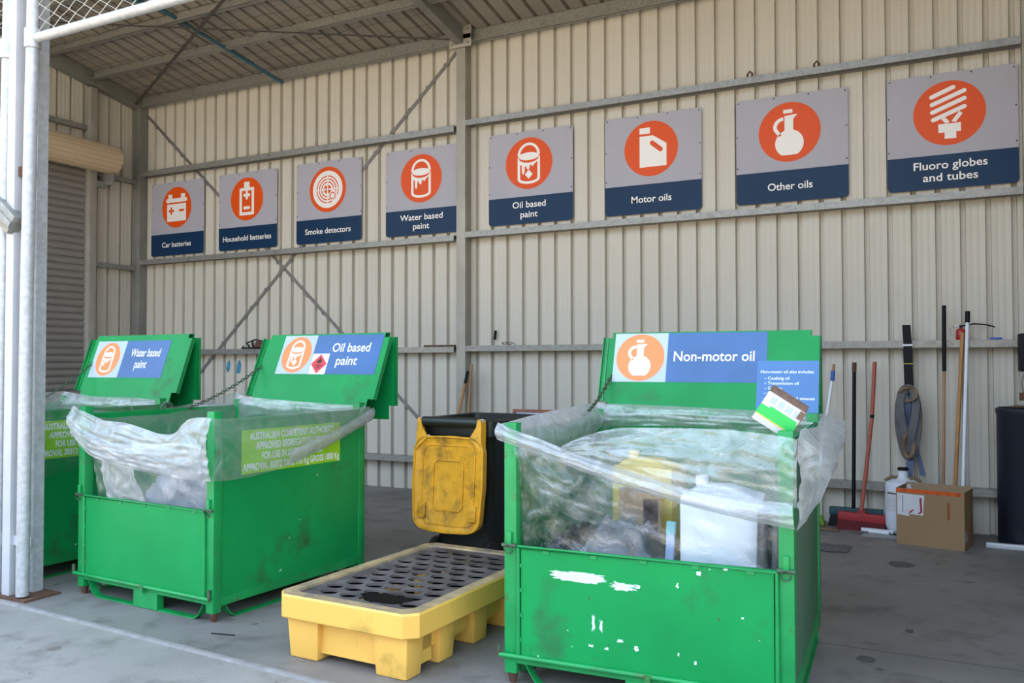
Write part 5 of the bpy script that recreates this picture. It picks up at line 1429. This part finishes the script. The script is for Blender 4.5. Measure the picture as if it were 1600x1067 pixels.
t = thing('spectacles', 'black framed safety glasses lying on the shelf girt right of the screwdriver', 'glasses', (3.35, -0.10, 1.638))
for s in (-1, 1):
    b = MB(); b.tube([(s * 0.035 + 0.026 * math.cos(a), -0.02, 0.018 + 0.013 * math.sin(a)) for a in [k * PI / 6 for k in range(12)]], 0.003, m_black, 6, closed=True)
    b.tube([(s * 0.062, -0.02, 0.02), (s * 0.066, 0.05, 0.004)], 0.0028, m_black, 6); b.build('lens_rim', t)
b = MB(); b.tube([(-0.01, -0.02, 0.022), (0.01, -0.02, 0.022)], 0.003, m_black, 6); b.build('bridge', t)
for x, lab in ((5.93, 'small brown clip on the upper girt above the oil signs, left of its twin'), (6.525, 'small brown clip on the upper girt above the Other oils sign')):
    b = MB(); b.tube([(-0.02, 0, 0), (-0.022, 0, 0.03), (0, 0, 0.055), (0.022, 0, 0.03), (0.02, 0, 0)], 0.009, m_rust, 8)
    o = b.build('pipe_clip'); o.location = (x, -0.13, 4.128); tag(o, lab, 'clip', 'clips on the upper girt')
# spray marks on the cladding
for (x, z, w, h, lab) in ((-0.80, 1.395, 0.035, 0.085, 'left teal spray mark on the wall'), (-0.615, 1.385, 0.04, 0.10, 'right teal spray mark on the wall')):
    b = MB(); rng = random.Random(int(x * 100))
    b.shape([[(w * (1 + rng.uniform(-.3, .2)) * math.cos(a) + 0.012 * math.sin(a), h * (1 + rng.uniform(-.3, .1)) * math.sin(a)) for a in [2 * PI * k / 20 for k in range(20)]]], 0.0008, m_smear, frame((x, YW - 0.003, z), (1, 0, 0), (0, 0, 1)))
    o = b.build('spray_mark'); tag(o, lab + ' left of the oil paint lid', 'paint mark', 'teal spray marks on the back wall')
# oil spots and the saw cut on the slab
for k, (x, y, rx, ry, lab) in enumerate(((7.235, -1.50, 0.085, 0.10, 'dark oval oil spot on the floor in front of the cardboard box'), (7.345, -3.13, 0.022, 0.035, 'small dark oil spot on the floor to the right of the foreground bin'),
                                         (7.17, -3.70, 0.045, 0.05, 'round oil spot on the floor nearest the foreground bin'))):
    b = MB(); rng = random.Random(k)
    b.shape([[(rx * (1 + rng.uniform(-.15, .15)) * math.cos(a), ry * (1 + rng.uniform(-.15, .15)) * math.sin(a)) for a in [2 * PI * j / 22 for j in range(22)]]], 0.0006, m_stain, T(x, y, 0.0008))
    tag(b.build('oil_spot'), lab, 'stain', 'oil spots on the shed floor')
b = MB(); b.box((-9, -3.545, 0.0), (XR, -3.537, 0.0008), m_stain); struct(b.build('trim_2'), 'saw cut joint across the shed floor')
b = MB(); b.tube([(4.02, -4.86, 0.004), (4.16, -4.83, 0.004)], 0.003, m_black, 6)
tag(b.build('wire_offcut'), 'black wire offcut on the floor left of the yellow pallet', 'wire')
